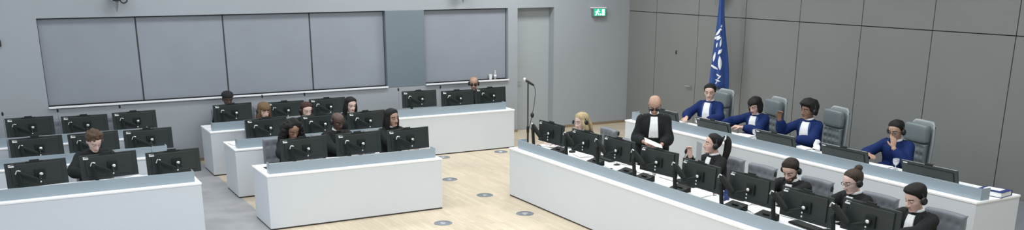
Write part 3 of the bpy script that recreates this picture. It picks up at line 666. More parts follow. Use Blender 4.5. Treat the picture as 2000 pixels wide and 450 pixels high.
    for s in (1, -1):
        E_, W_, q = arms[s]; f = unit(W_ - E_)
        rb.loft([sh[s] * .55 + sp(.41) * .45, sh[s] + V(0, 0, -.004), sh[s] * .5 + E_ * .5, E_, E_ * .5 + W_ * .5, W_ - f * .03], [.085, .076, .070, .071 * wide, .064 * wide, .046], 18, 26)
    if seated:
        for s in (1, -1):
            hip = P0 + V(s * .09, -.02, -.03); kn = P0 + V(s * .115, -.46, -.04); rb.loft([hip, hip * .5 + kn * .5, kn], [(.11, .095), (.105, .09), (.09, .08)], 16, 12)
            rb.loft([kn + V(0, .01, .02), kn + V(0, -.02, -.15), kn + V(0, 0, -.36)], [(.09, .085), (.095, .09), (.10, .10)], 16, 10)
    part(rb, 'robe', robe, .009 if voxel <= .005 else .011, 4)
    def front(s):                                # front surface point of the robe at spine parameter s
        ss = [a for a, _, _ in rprof]; ry = np.interp(s, ss, [c for _, _, c in rprof]); fw = np.cross(u, V(1, 0, 0)); fw = fw if fw[1] < 0 else -fw
        return sp(s) + fw * ry, fw, np.interp(s, ss, [b for _, b, _ in rprof]), ry
    def strip(x0a, x1a, x0b, x1b, s0, s1, out, pleat=0, nu=17, nv=20):
        m = MB()
        def fn(a, b):
            s = s0 + (s1 - s0) * b; p, fw, rx, ry = front(s); xa = x0a + (x0b - x0a) * b; xb = x1a + (x1b - x1a) * b; x = xa + (xb - xa) * a
            cx = min(abs(x) / max(rx, .01), .98); dy = ry * (1 - math.sqrt(1 - cx * cx))
            return p + V(x, 0, 0) + fw * (out - dy + pleat * math.sin(a * PI * 5)) 
        m.grid(fn, nu, nv, 0, V(0, .014, 0)); return m
    if bib:
        w0, w1 = .042 * bibw, .062 * bibw
        part(strip(-w0, w0, -w1, w1, .478, .478 - .275 * bibw, .012, .004), 'jabot', M_JABOT)
    if facing:
        for s in (1, -1): part(strip(s * .045, s * .085, s * .075, s * .125, .47, .06, .011), 'satin_facing', M_SATIN)
    if collar:
        m = MB(); seg = 24; c0 = sp(.497); ring = []
        for zz, r in ((-.012, .074), (.022, .064), (.034, .061), (.034, .055), (-.012, .060)):
            for j in range(seg):
                a = 2 * PI * j / seg; ring.append(c0 + V(math.cos(a) * r, math.sin(a) * r * 1.03 - zz * .25, zz - .012 * math.sin(a) * -1))
        fs = [(i * seg + j, i * seg + (j + 1) % seg, ((i + 1) % 5) * seg + (j + 1) % seg, ((i + 1) % 5) * seg + j) for i in range(5) for j in range(seg)]
        m.add(ring, fs); part(m, 'collar', M_JABOT)
    if hair:
        part(hx(hair_mb(hair, th)), 'hair' if hair != 'cap' else 'cap', haircol, .005, 2)
    if hair == 'pony':
        m = MB(); m.lathe([(.026, -.012), (.038, -.008), (.038, .008), (.026, .012)], (0, 0, 0), 18); m.xf(rotx(D(70)), (0, .135, .083)); part(hx(m), 'hair_tie', M_JABOT)
    if hp:
        off = th + (.010 if hair not in ('long', 'fringe') else .003) if hair else .004
        m = MB(); m.tube([V(math.cos(a) * (.080 + off), .016, -.012 + math.sin(a) * (.112 + off)) for a in np.linspace(0, PI, 17)], .0075, 8, 34); hb = part(hx(m), 'headphones', M_HP)
        for s in (1, -1):
            m = MB(); a, b = V(s * (.072 + off * .4), .014, -.012), V(s * (.100 + off * .6), .016, -.012); m.loft([a, a * .6 + b * .4, b], [(.030, .034), (.036, .042), (.028, .032)], 20, 10, right=(0, 1, 0)); part(hx(m), 'ear_cup', M_HP, parent=hb)
    if glasses:
        m = MB(); dark = glasses == 'dark'
        for s in (1, -1):
            ring = [V(s * .034 + math.cos(a) * .024, -.100 + abs(math.cos(a)) * .0, .002 + math.sin(a) * .0175) for a in np.linspace(0, 2 * PI, 19)]
            m.tube(ring, .0026 if not dark else .0036, 6)
            m.tube([V(s * .058, -.098, .006), V(s * .080, -.05, .006), V(s * .081, .0, .002)], .0026, 6, 10)
        m.tube([V(-.011, -.101, .005), V(0, -.103, .008), V(.011, -.101, .005)], .0026, 6, 6)
        gl = part(hx(m), 'glasses', M_HP if dark else M_WIRE)
        if dark:
            for s in (1, -1):
                m = MB(); m.loft([V(s * .034, -.1015, .002), V(s * .034, -.0985, .002)], [(.0235, .017)] * 2, 20, right=(1, 0, 0)); part(hx(m), 'lens', M_LENS, parent=gl)
    for s in (1, -1):
        m = MB(); an = V(s * .11, -.44, .09) if seated else V(s * .10, .02, .09)
        m.loft([an + V(0, .055, -.055), an + V(0, .03, -.05), an + V(0, -.06, -.048), an + V(0, -.14, -.056), an + V(0, -.19, -.062)], [(.03, .028), (.042, .04), (.047, .04), (.046, .03), (.03, .02)], 16, 14); part(m, 'shoe', M_SHOE)
    o['_w'] = 0; del o['_w']
    return o
H_BLACK = hair_mat('black', (0.010, 0.009, 0.009)); H_DBROWN = hair_mat('dark brown', (0.024, 0.016, 0.012)); H_BROWN = hair_mat('brown', (0.075, 0.046, 0.028)); H_BLOND = hair_mat('blonde', (0.42, 0.33, 0.19))
H_RED = hair_mat('red brown', (0.055, 0.022, 0.016)); H_FR = hair_mat('light brown', (0.14, 0.085, 0.045)); H_CAP = mat('dark knit cap', (0.012, 0.012, 0.014), .9, noise=(40, .2), bump=(150, .4, .003)); H_BRN2 = hair_mat('mid brown', (0.045, 0.030, 0.022))
GP = 'people seated in the courtroom'
# seated block left
person('person with curly brown hair in a black robe, head bent over the desk', (-11.58, -4.30, 1.215), 0.10, 'pale', 'curly', H_BROWN, .026, hyaw=10, hpitch=36, lean=22, bib=False, collar=False, voxel=.005,
       L=dict(w=(.20, -.60, .835), d=(-.6, -.8, 0), curl=.3), R=dict(w=(-.17, -.56, .835), d=(.75, -.6, 0), curl=.45, pole=(-1, .3, -.4)))
person('person in a dark cap, mostly hidden behind a monitor by the windows', (-9.03, -.47, 1.16), 0, 'dark', 'cap', H_CAP, .010, hpitch=18, lean=6, bib=False, collar=False, voxel=.006, L=dict(w=(.10, -.22, .70), pole=(.5, .8, -.2)), R=dict(w=(-.10, -.22, .70), pole=(-.5, .8, -.2)))
person('woman with a light brown fringe and headphones', (-8.80, -2.14, 1.145), 0, 'light', 'fringe', H_FR, .018, hyaw=8, hpitch=12, lean=8, bib=False, hp=True, fem=True, voxel=.006)
person('woman with red brown hair tied back, in dark robe', (-8.09, -2.14, 1.105), 0, 'pale', 'tied', H_RED, .013, hyaw=6, hpitch=16, lean=12, bib=False, fem=True, hp=True, voxel=.006)
person('pale woman with long dark hair behind the middle desk', (-7.31, -2.14, 1.14), 0, 'pale', 'long', H_BLACK, .014, hyaw=6, hpitch=10, lean=6, bib=False, fem=True, voxel=.006)
person('woman with large dark curly hair behind the front monitor', (-8.91, -4.22, 1.135), 0, 'brown', 'big', H_BLACK, .030, hyaw=4, hpitch=24, lean=14, bib=False, collar=False, fem=True, voxel=.005,
       L=dict(w=(.13, -.57, .835)), R=dict(w=(-.14, -.57, .835)))
person('bald man with dark skin wearing headphones and a white collar', (-8.23, -4.22, 1.215), 0.08, 'dark', None, hyaw=10, hpitch=22, lean=8, bib=False, hp=True, voxel=.005)
person('woman with long black hair and a white collar beside the wood floor', (-7.37, -4.22, 1.205), 0.1, 'tan', 'long', H_BLACK, .016, hyaw=14, hpitch=4, hroll=-5, lean=6, bib=False, fem=True, voxel=.005,
       R=dict(w=(-.10, -.58, .835), d=(.5, -.8, 0), curl=.5))
person('bald man with dark glasses and headphones seated below the window', (-4.15, -.52, 1.17), -.35, 'tan', None, hyaw=-8, hpitch=14, lean=4, bib=False, hp=True, glasses='dark', voxel=.006)
# counsel row
person('blonde woman wearing headphones, in profile at the counsel desk', (-4.70, -5.43, 1.115), -PI / 2 - .10, 'pale', 'long', H_BLOND, .014, hyaw=4, hpitch=14, lean=10, hp=True, fem=True, voxel=.0048, bib=False)
person('standing bald man in a black robe with white jabot, reading a paper', (-4.42, -6.90, 1.535), -.62, 'tan', None, hyaw=0, hpitch=36, lean=8, seated=False, glasses='dark', voxel=.0045, bibw=1.15, wide=1.22,
       L=dict(w=(.11, -.36, 1.00), d=(-.55, -.6, -.25), n=(-.55, .2, .8), curl=.55, pole=(.45, .5, -.7)), R=dict(w=(-.13, -.32, 1.03), d=(.45, -.7, -.3), n=(.5, .2, .8), curl=.55, pole=(-.45, .5, -.7)))
person('woman with a black ponytail and headphones, turned away and holding up a sheet', (-4.42, -8.19, 1.175), -PI / 2 - .12, 'light', 'pony', H_BLACK, .013, hyaw=-20, hpitch=-6, lean=6, hp=True, fem=True, voxel=.0045,
       R=dict(w=(-.12, -.34, 1.02), d=(-.1, -.25, 1), n=(.9, -.3, 0), curl=.7, pole=(-.7, .3, -.8)), L=dict(w=(.14, -.45, .835)))
person('bearded man with brown hair and headphones looking down', (-4.47, -9.66, 1.10), -PI / 2 + .22, 'light', 'short', H_DBROWN, .012, hyaw=6, hpitch=28, lean=12, hp=True, beard=True, voxel=.0045,
       R=dict(w=(-.12, -.60, .835)), L=dict(w=(.06, -.62, .835)))
person('woman with hair in a bun, thin glasses and headphones', (-4.47, -10.60, 1.15), -PI / 2 - .02, 'pale', 'bun', H_BRN2, .010, hyaw=-16, hpitch=18, lean=8, hp=True, fem=True, glasses='thin', voxel=.0045)
person('man with thick black hair and headphones, nearest person on the counsel side', (-4.47, -11.42, 1.13), -PI / 2 + .0, 'light', 'swept', H_BLACK, .013, hyaw=-12, hpitch=20, lean=8, hp=True, voxel=.0045)
# judges
person('judge in blue robe with black hair, face turned towards the viewer, below the flag', (-2.12, -5.36, 1.40), -PI / 2 + .35, 'light', 'side', H_BLACK, .018, hyaw=22, hpitch=6, lean=2, floor=JZ, robe=M_ROBEB, wide=1.2, facing=True, voxel=.0045, bibw=1.25,
       R=dict(w=(-.20, -.42, .775)), L=dict(w=(.16, -.42, .775)))
person('judge in blue robe with bobbed black hair looking down', (-2.10, -6.44, 1.31), -PI / 2 + .12, 'light', 'bob', H_BLACK, .016, hyaw=6, hpitch=24, lean=10, floor=JZ, robe=M_ROBEB, wide=1.2, facing=True, fem=True, voxel=.0045, bibw=1.35,
       L=dict(w=(.0, -.42, .775), d=(-.8, -.5, .1), n=(0, .3, -1), curl=.5), R=dict(w=(-.42, -.42, .775), d=(.2, -1, 0)))
person('judge in blue robe with short round dark hair and one raised hand', (-2.14, -7.61, 1.39), -PI / 2 + .10, 'brown', 'round', H_BLACK, .040, hyaw=-12, hpitch=4, lean=6, floor=JZ, robe=M_ROBEB, wide=1.2, facing=True, fem=True, hp=True, voxel=.0045, bibw=1.5,
       R=dict(w=(-.30, -.36, 1.03), d=(.1, -.15, 1), n=(.8, -.5, .1), curl=.75, pole=(-.6, .3, -1)), L=dict(w=(.02, -.40, .775), d=(-.9, -.3, 0), curl=.4))
person('judge in blue robe wearing headphones, cheek resting on one hand', (-2.12, -9.17, 1.31), -PI / 2 + .10, 'tan', 'short', H_BLACK, .013, hyaw=4, hpitch=14, lean=12, floor=JZ, robe=M_ROBEB, wide=1.2, hp=True, glasses='thin', voxel=.0045, bib=False,
       L=dict(w=(.12, -.33, .90), d=(-.30, .30, 1), n=(-.8, .5, .1), curl=.3, pole=(.7, -.3, -1)), R=dict(w=(-.16, -.44, .775), d=(.9, -.5, 0)))

# ------------------------------------------------------------------ paper, cups, bottles, keyboards
def sheet(name, label, loc, rz, size=(.21, .297), thick=.004, mt=None, cat='paper', group=None, rot=None):
    m = MB(); n = 6
    def fn(u, v): return V((u - .5) * size[0], (v - .5) * size[1], .0012 * math.sin(u * 5 + v * 4))
    m.grid(fn, n, n, 0, V(0, 0, thick)); o = m.build(name, mt or M_PAPER); o.location = loc
    o.rotation_euler = (0, 0, rz) if rot is None else rot
    return tag(o, label, cat, group)
Z = DH + .004
PG = 'papers lying on the desks'
for x, y, r, s, t, lab in [(-5.20, -5.36, .5, (.21, .297), .006, 'white papers on the counsel desk under the monitor nearest the microphone stand'), (-5.18, -6.22, -.2, (.21, .297), .010, 'white papers on the counsel desk in front of the blonde woman'),
    (-4.96, -6.98, .3, (.21, .297), .004, 'white sheet on the counsel desk left of the standing man'), (-5.28, -7.24, -.2, (.21, .297), .012, 'small stack of white papers behind the arm of the monitor near the blonde woman'),
    (-5.03, -7.50, .0, (.297, .42), .006, 'large white sheet on the counsel desk before the standing man'), (-5.0, -8.10, .0, (.21, .297), .008, 'white papers on the counsel desk near the small green bottle'),
    (-5.30, -8.98, .2, (.21, .297), .006, 'white papers under the monitor of the ponytail woman'), (-5.20, -9.58, .4, (.21, .297), .010, 'white papers beside the blue bottle on the counsel desk'), (-5.20, -9.92, -.3, (.21, .297), .006, 'white papers before the unoccupied counsel chair'),
    (-5.02, -10.36, .1, (.21, .297), .008, 'white papers under the monitor of the bearded man'), (-5.10, -11.22, -.4, (.21, .297), .006, 'white papers under the monitor of the woman with the bun'),
    (-8.72, -4.90, .2, (.21, .297), .004, 'white sheet in front of the woman with large curly hair'), (-8.50, -4.78, -.3, (.21, .297), .008, 'white papers between the curly haired woman and the bald man'), (-7.70, -4.86, .2, (.21, .297), .004, 'white papers near the hand of the woman with a white collar'),
    (-11.14, -4.72, .5, (.21, .297), .003, 'white sheet beside the hand of the curly haired person'), (-9.46, -2.82, .1, (.15, .25), .012, 'white papers at the open end of the middle desk'), (-9.47, -4.93, .1, (.10, .18), .006, 'dark pad on the open end of the desk with three robed people'),
    (-2.62, -6.80, .2, (.21, .297), .014, 'white papers on the bench in front of the judge with bobbed hair'), (-2.58, -7.99, -.1, (.15, .24), .014, 'white papers on the bench in front of the judge raising a hand'), (-2.62, -9.42, .2, (.16, .24), .006, 'white sheet under the water glass of the judge resting his cheek')]:
    z = (JB if x > -3 else DH) + .005
    sheet('paper', lab, (x, y, z), r, s, t, M_BLACK2 if 'dark' in lab else None, group=PG)
# standing man's paper and the sheet the ponytail woman holds
sheet('paper', 'folded white paper held in both hands by the standing bald man', (-4.70, -7.28, 1.06), 0, (.27, .19), .005, rot=(D(10), D(24), D(-28)))
sheet('paper', 'grey sheet held upright by the woman with the ponytail', (-4.76, -8.32, 1.10), 0, (.21, .30), .004, M_PAPER_SHADE, rot=(D(84), D(18), D(30)))
def keyboard(loc, rz, lab):
    r = empty('keyboard', loc, rz, lab, 'keyboard', 'black keyboards on the counsel desk')
    m = MB(); m.box((0, 0, .011), (.44, .13, .018)); m.build('case', M_BLACK2, r, bevel=.004)
    m = MB()
    for i in range(14):
        for j in range(5): m.box((-.196 + i * .030, -.048 + j * .024, .0225), (.025, .019, .006))
    m.build('keys', M_BLACK, r)
for x, y, lab in ((-5.05, -6.62, 'black keyboard in front of the blonde woman'), (-5.04, -8.46, 'black keyboard between the standing man and the ponytail woman'),
                  (-5.0, -9.30, 'black keyboard in front of the ponytail woman'), (-5.24, -10.72, 'black keyboard in front of the bearded man'), (-5.2, -11.76, 'black keyboard in front of the woman with the bun')):
    keyboard((x, y, DH + .003), -PI / 2 + random.uniform(-.1, .1), lab)
def console(loc, rz, lab):
    r = empty('conference_unit', loc, rz, lab, 'conference unit', 'black conference units on the counsel desk')
    m = MB(); m.prism([(-.07, 0), (.07, 0), (.07, .035), (-.07, .075)], lambda u, w, s: V(-.13 + .26 * s, -u, w)); m.build('case', M_BLACK2, r, bevel=.005)
    m = MB(); m.box((0, .0, .057), (.10, .05, .004), rot=rotx(D(-16))); m.build('speaker_grille', M_HP, r)
    for k in range(3):
        m = MB(); m.box((.07 + .022 * k - .0, .02, .051), (.016, .03, .006), rot=rotx(D(-16))); tag(m.build('button', M_BADGE, r), 'pale button')
for y, lab in ((-5.86, 'black conference unit on the counsel desk nearest the microphone stand'), (-6.86, 'black conference unit under the monitor of the blonde woman'), (-7.62, 'black conference unit between the blonde woman and the standing man'),
               (-8.02, 'black conference unit beside the small green bottle'), (-8.75, 'black conference unit below the monitor at the standing man'), (-9.76, 'black conference unit before the unoccupied counsel chair'), (-10.26, 'black conference unit beside the papers of the bearded man'), (-11.42, 'black conference unit between the bearded man and the bun woman')):
    console((-5.38, y, DH + .002), -PI / 2, lab)
def cable(pts, lab, r=.006): tag((lambda m: m.build('cable', M_HP, smooth=True))(MB().tube(pts, r, 8, 40)), lab, 'cable', 'black cables on the counsel desk')
def water_bottle(loc, lab, cap, body, h=.20, r=.032):
    e = empty('bottle', loc, 0, lab, 'bottle')
    m = MB(); m.lathe([(r * .85, 0), (r, .006), (r, h * .62), (r * .8, h * .74), (r * .42, h * .86), (r * .40, h * .93)], seg=20); m.build('body', body, e, smooth=True)
    m = MB(); m.lathe([(r * .46, h * .91), (r * .46, h * .99), (r * .4, h)], seg=16); m.build('cap', cap, e)
    m = MB(); m.lathe([(r + .0012, h * .25), (r + .0012, h * .52)], seg=20); m.build('label', cap if cap != M_WHITEP else M_WHITEP, e, smooth=True)
M_GRN = mat('green plastic', (.30, .36, .10), .4, noise=(9, .05)); M_REDP = mat('red plastic', (.42, .04, .05), .4, noise=(9, .05))
water_bottle((-5.09, -7.84, DH + .001), 'small bottle with green label between the arms of two counsel monitors', M_GRN, M_CLEAR, .15, .026)
water_bottle((-5.20, -9.40, DH + .001), 'dark blue bottle on the counsel desk before the ponytail woman', M_BLUECAP, M_BLUEBOOK, .17, .034)
water_bottle((-5.14, -9.12, DH + .001), 'small red topped bottle beside the dark blue bottle', M_REDP, M_CLEAR, .10, .022)
water_bottle((-3.37, .045, WZ0 + .001), 'clear bottle with white cap standing on the window sill', M_WHITEP, M_CLEAR, .18, .03)
def cup(loc, lab, mt, h=.105, r0=.028, r1=.040, cat='cup', name='cup', handle=False):
    m = MB(); m.lathe([(r0, 0), (r1, h), (r1 - .003, h), (r0 - .003, .006), (.001, .006)], seg=24)
    if handle: m.tube([(r1 - .006, 0, h * .8), (r1 + .03, 0, h * .75), (r1 + .028, 0, h * .35), (r0 + .004, 0, h * .25)], .005, 8, 14)
    o = m.build(name, mt, smooth=False); o.location = loc; return tag(o, lab, cat)
cup((-3.48, .045, WZ0 + .001), 'white paper cup standing on the window sill', M_WHITEP)
def goblet(loc, lab):
    m = MB(); m.lathe([(.032, 0), (.030, .005), (.007, .012), (.006, .045), (.030, .065), (.042, .10), (.038, .135), (.036, .135), (.039, .10), (.026, .068), (.001, .058)], seg=24)
    o = m.build('water_glass', M_CLEAR, smooth=True); o.location = loc; tag(o, lab, 'glass', "water glasses on the judges' bench")
goblet((-2.66, -5.74, JB + .002), 'water glass on the bench at the hand of the judge below the flag')
goblet((-2.60, -7.02, JB + .002), 'water glass on the bench beside the judge with bobbed hair')
goblet((-2.60, -9.62, JB + .002), 'water glass on the bench in front of the judge resting his cheek')
# crumpled tissue
m = MB(); m.loft([(0, 0, 0), (.01, 0, .03), (.0, .01, .07), (.02, 0, .115), (.03, .01, .13)], [(.07, .06), (.06, .05), (.05, .03), (.055, .02), (.015, .008)], 18, 20, exp=1.4)
o = m.build('tissue', M_PAPER, smooth=True); o.location = (-2.60, -8.26, JB + .034); tag(o, 'crumpled white tissue on the bench beside the judge raising a hand', 'tissue')
m = MB(); m.loft([(0, 0, 0), (0, .0, .02), (.01, 0, .045), (.02, 0, .06)], [(.045, .04), (.05, .042), (.035, .03), (.01, .01)], 16, 12, exp=1.5)
o = m.build('tissue', M_PAPER, smooth=True); o.location = (-7.86, -4.86, DH + .01); tag(o, 'small white tissue on the desk beside the woman with a white collar', 'tissue')
# binders at the free end of the bench
r = empty('ring_binder', (-2.77, -11.13, JB + .001), D(8), 'navy blue binder with white pages lying on the free end of the bench', 'binder')
m = MB(); m.box((0, 0, .003), (.24, .30, .005)); m.box((0, 0, .058), (.24, .30, .005)); m.box((.118, 0, .0305), (.005, .30, .055)); m.build('cover', M_BLUEBOOK, r, bevel=.002)
m = MB(); m.box((-.004, 0, .0305), (.225, .285, .048)); m.build('pages', M_PAPER, r)
m = MB(); m.box((.02, .01, .062), (.13, .19, .002)); m.build('cover_sheet', M_PAPER, r)
m = MB(); m.box((.122, 0, .03), (.002, .16, .03)); m.build('spine_label', M_PAPER, r)
r = empty('book', (-2.93, -11.02, JB + .001), D(6), 'thin dark booklet under the edge of the navy binder', 'book') if False else None
# ------------------------------------------------------------------ microphone stand
r = empty('microphone_stand', (-5.08, -4.40, 0), 0, 'black floor microphone stand behind the corner of the long counsel desk', 'microphone stand')
m = MB(); m.lathe([(.15, 0), (.15, .015), (.12, .028), (.03, .04), (.02, .06)], seg=28); m.build('base', M_BLACK2, r)
m = MB(); m.cyl((0, 0, .05), (0, 0, .85), .016); m.cyl((0, 0, .82), (0, 0, .92), .022); m.cyl((0, 0, .9), (0, 0, 1.62), .011); m.build('pole', M_HP, r, smooth=False)
m = MB(); m.loft([(.09, -.03, 1.585), (.03, -.01, 1.625), (-.03, .01, 1.665)], [.016, .020, .021], 14, 8); m.build('microphone_body', M_HP, r, smooth=True)
m = MB(); m.ell((-.052, .018, 1.682), (.030, .028, .028), 16, 12); tag(m.build('microphone_grille', M_CHROME, r, smooth=True), 'silver microphone head')
m = MB(); m.tube([(.09, -.03, 1.58), (.12, -.03, 1.48), (.10, -.02, 1.25), (.06, -.01, 1.05), (.03, 0, .9)], .005, 8, 30); m.ell((.075, -.012, 1.10), (.03, .03, .045), 12, 8); m.build('cable', M_HP, r, smooth=True)
# ------------------------------------------------------------------ floor sockets
def make_socket():
    r = empty('floor_socket', (0, 0, 0), 0, 'x', 'floor socket', 'round metal floor sockets set in the wood floor')
    m = MB(); m.lathe([(.128, 0), (.128, .003), (.122, .006), (.10, .006), (.10, .004), (.001, .004)], seg=36); m.build('ring', M_DISC, r)
    m = MB(); m.lathe([(.046, .0042), (.044, .009), (.001, .009)], seg=24); tag(m.build('lid', M_CHROME, r), 'bright round lid')
    return r
ps = make_socket()
for x, y, lab in ((-6.15, -3.64, 'round floor socket nearest the desk of the bald man, beside the white desk end'), (-6.15, -4.94, 'round floor socket in the open floor between the two white desks'), (-6.16, -6.24, 'round floor socket closest to the front of the counsel desk'),
                  (-7.42, -6.16, 'round floor socket in front of the desk with three robed people'), (-4.25, -1.87, 'round floor socket at the foot of the long back desk near its door end'), (-5.45, -1.84, 'round floor socket partly hidden behind the corner of a white desk top')):
    place(ps, (x, y, .001), 0, lab)
# ------------------------------------------------------------------ exit sign
r = empty('exit_sign', (-.865, 0, 2.48), 0, 'small lit green emergency exit sign with white running figure', 'exit sign')
m = MB(); m.box((0, -.055, 0), (.32, .09, .17)); m.build('housing', M_STEEL, r, bevel=.004)
m = MB(); m.bx(-.19, .165, -.115, -.001, .085, .105); m.build('top_cover', M_WHITEP, r, bevel=.004)
m = MB(); m.box((0, -.1015, 0), (.30, .003, .15)); m.build('lit_panel', M_GREEN, r)
F = lambda u, w, s: V(u, -.1032 - .002 * s, w)
m = MB(); m.prism([(.055, -.068), (.12, -.068), (.12, .062), (.055, .062)], F); m.build('door_symbol', M_LITWHITE, r)
m = MB()
m.prism([(-.045 + .016 * math.cos(a), .052 + .016 * math.sin(a)) for a in np.linspace(0, 2 * PI, 14, endpoint=False)], F)
m.prism([(-.075, .036), (-.035, .036), (-.055, -.012), (-.095, -.012)], F); m.prism([(-.095, -.012), (-.06, -.012), (-.10, -.068), (-.125, -.062)], F); m.prism([(-.07, -.010), (-.052, -.004), (-.022, -.030), (-.028, -.064), (-.046, -.060), (-.045, -.036)], F)
m.prism([(-.04, .034), (-.034, .022), (.0, .006), (.006, .018)], F); m.prism([(-.078, .034), (-.12, .01), (-.112, -.002), (-.07, .018)], F)
m.build('running_figure', M_LITWHITE, r)
m = MB(); m.prism([(.0, -.02), (.045, -.045), (.0, -.068)], F); m.build('arrow', M_LITWHITE, r)
# ------------------------------------------------------------------ wall cameras
def make_cam():
    r = empty('wall_camera', (0, 0, 0), 0, 'x', 'camera')
    m = MB(); m.box((0, -.005, .10), (.12, .012, .12)); m.cyl((0, -.01, .10), (0, -.14, .10), .022); m.build('wall_bracket', M_STEEL, r, bevel=.003)
    m = MB(); m.box((.03, -.19, .11), (.12, .14, .15)); m.build('camera_body', M_HP, r, bevel=.012)
    m = MB(); m.loft([(.0, -.19, .04), (.01, -.19, -.04), (.015, -.19, -.14)], [(.062, .05), (.036, .03), (.006, .006)], 4); m.build('cone_shroud', M_STEEL, r)
    m = MB(); m.cyl((-.045, -.20, .06), (-.045, -.20, .16), .03); m.ell((-.045, -.20, .06), (.03, .03, .02)); m.build('lens', M_CHROME, r, smooth=True)
    m = MB(); m.tube([(.09, -.16, .03), (.13, -.16, .0), (.19, -.12, .02), (.21, -.08, .10), (.17, -.03, .20), (.12, -.004, .24)], .011, 8, 30); m.build('cable', M_HP, r, smooth=True)
    return r
pw = make_cam()
place(pw, (-10.68, -.002, 2.84), 0, 'black wall camera with a hanging cable loop above the leftmost window')
place(pw, (-4.22, -.002, 2.88), 0, 'wall camera with cable loop above the single window beside the slate pillar')
place(pw, (-.012, -3.10, 2.84), -PI / 2, 'wall camera on the taupe panels just beside the top of the blue flag')
m = MB(); m.box((0, -.02, 0), (.16, .04, .11)); o = m.build('wall_socket_box', M_HP, bevel=.005); o.location = (-12.545, -.002, 2.235); tag(o, 'small black box on the wall at the picture edge', 'wall box')
# ------------------------------------------------------------------ flag
r = empty('flag_on_pole', (-.40, -3.52, 0), 0, 'furled blue flag with white emblem print hanging from a pole by the taupe wall', 'flag')
m = MB(); m.lathe([(.17, 0), (.17, .02), (.10, .045), (.03, .07), (.022, .12)], seg=28); m.build('base', M_STEEL, r)
m = MB(); m.cyl((0, 0, .1), (0, 0, 3.0), .015); m.build('pole', M_STEEL, r)
m = MB(); m.loft([(0, 0, 2.99), (0, 0, 3.02), (0, 0, 3.08), (0, 0, 3.14)], [.012, .03, .026, .002], 14, 12); m.build('finial', M_CHROME, r, smooth=True)
FZ = [(z + JZ, a * .84, b, c) for z, a, b, c in [(.97, .205, .10, -.085), (1.03, .215, .11, -.075), (1.30, .20, .11, -.065), (1.60, .165, .095, -.05), (1.90, .125, .08, -.03), (2.15, .088, .062, -.015), (2.40, .065, .05, 0), (2.70, .05, .04, 0), (2.76, .03, .03, 0)]]
FA = np.array(FZ); AZ = math.atan2(-.815, -.58)            # azimuth the visible face looks to
def flag_pt(phi, z, off=0):
    ry, rx = np.interp(z, FA[:, 0], FA[:, 1]), np.interp(z, FA[:, 0], FA[:, 2]); cy = np.interp(z, FA[:, 0], FA[:, 3])
    fold = 1 + .13 * math.sin(6 * phi + 1.1 * z) + .05 * math.sin(11 * phi - 2 * z)
    a = AZ + phi; lat = V(-math.sin(AZ), math.cos(AZ), 0); out = V(math.cos(AZ), math.sin(AZ), 0)
    p = V(0, cy, z) + lat * (-math.sin(phi)) * ry * -1 * fold + out * math.cos(phi) * rx * fold
    return p + out * off
m = MB(); nu, nv = 72, 48; vs = []; zz = np.linspace(1.19, 2.98, nv)
for z in zz:
    for i in range(nu):
        ph = 2 * PI * i / nu; vs.append(flag_pt(ph, z) + V(0, 0, (.05 * math.sin(ph * 1.0 + 2.2) + .02 * math.sin(4 * ph)) * max(0, (1.37 - z) / .18)))
fs = [(j * nu + i, j * nu + (i + 1) % nu, (j + 1) * nu + (i + 1) % nu, (j + 1) * nu + i) for j in range(nv - 1) for i in range(nu)] + [tuple(range(nu))[::-1], tuple(range((nv - 1) * nu, nv * nu))]
m.add(vs, fs); cloth = m.build('flag_cloth', M_FLAG, r, smooth=True)
def leaf(f, z, L, W, tilt):
    ry = np.interp(z, FA[:, 0], FA[:, 1]); m = MB(); c = math.asin(max(-.93, min(.93, 2 * f - 1)))
    ct, st = math.cos(tilt), math.sin(tilt)
    def fn(u, v):
        t = u - .5; a = t * L; w = (v - .5) * 2 * W * max(.04, math.sin(PI * u)) ** .8
        dx, dz = a * st + w * ct, a * ct - w * st
        return flag_pt(c + dx / ry / max(.35, math.cos(c)), z + dz, .006)
    m.grid(fn, 13, 7, 0, V(math.cos(AZ), math.sin(AZ), 0) * .003); m.build('emblem_print', M_FLAGW, cloth)
zf = lambda z: z
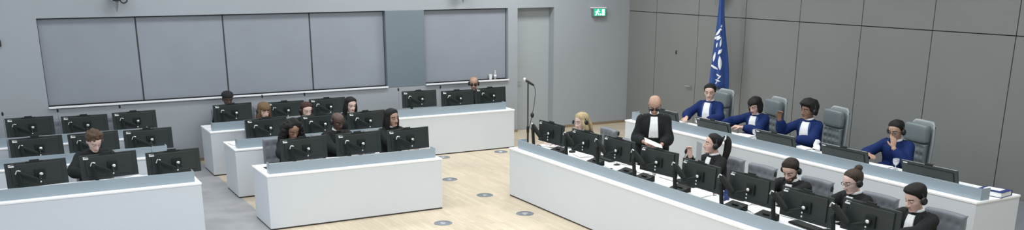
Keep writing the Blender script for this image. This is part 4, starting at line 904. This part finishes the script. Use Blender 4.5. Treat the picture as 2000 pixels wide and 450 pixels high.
for f, z, L, W, tl in ((.56, 2.35, .06, .016, .3), (.50, 2.29, .05, .016, -.8), (.22, 2.24, .15, .022, .5), (.14, 2.14, .12, .022, .9), (.30, 2.12, .12, .016, 1.0), (.50, 2.05, .17, .016, .15), (.16, 2.0, .10, .012, .1), (.44, 1.88, .13, .028, .7), (.46, 1.67, .26, .034, -.05),
                       (.10, 1.78, .18, .012, .05), (.10, 1.60, .13, .016, -.9), (.20, 1.57, .10, .014, -1.1), (.38, 1.44, .11, .014, -1.2), (.46, 1.40, .10, .014, .7), (.36, 1.34, .12, .014, -1.3), (.28, 1.30, .07, .012, .5)):
    leaf(f, zf(z), L, W, tl)

cable([(-5.40, -5.22, DH + .012), (-5.50, -5.30, DH + .012), (-5.44, -5.36, DH + .04), (-5.36, -5.30, DH + .012)], 'black cable curling on the counsel desk near the microphone stand', .008)
cable([(-5.48, -7.20, DH + .012), (-5.52, -7.30, DH + .012), (-5.44, -7.36, DH + .04), (-5.52, -7.44, DH + .012)], 'black cable looping on the counsel desk left of the standing man', .008)
cable([(-5.44, -9.50, DH + .012), (-5.50, -9.44, DH + .012), (-5.48, -9.36, DH + .03), (-5.40, -9.32, DH + .012)], 'black cable beside the dark blue bottle', .008)


# ------------------------------------------------------------------ lights
def area(name, loc, sx, sy, power, col=(1, 1, 1), rot=(0, 0, 0)):
    l = bpy.data.lights.new(name, 'AREA'); l.shape = 'RECTANGLE'; l.size = sx; l.size_y = sy; l.energy = power * 1.12; l.color = col
    o = bpy.data.objects.new(name, l); COL.objects.link(o); o.location = loc; o.rotation_euler = rot; return o
for i, x in enumerate((-12.6, -9.4, -6.2, -3.0)):
    for j, y in enumerate((-1.9, -5.4, -8.9, -12.4)):
        area('ceiling_light', (x, y, ZC - .03), 1.8, .9, (56 if x < -8 else 55) * ((.55 if x < -10 else .8) if x < -8 and j == 0 else 1.75 if x > -4 and j == 0 else 1), (0.92, 0.965, 1.0) if x < -8 else (0.95, 0.985, 1.0))
w = bpy.data.worlds.new('world'); w.use_nodes = True; SC.world = w
w.node_tree.nodes['Background'].inputs[0].default_value = (0.90, 0.95, 1.0, 1); w.node_tree.nodes['Background'].inputs[1].default_value = 0.62
SC.view_settings.view_transform = 'Standard'; SC.view_settings.look = 'None'; SC.view_settings.gamma = 1; SC.view_settings.use_curve_mapping = False
SC.view_settings.exposure = 0.12
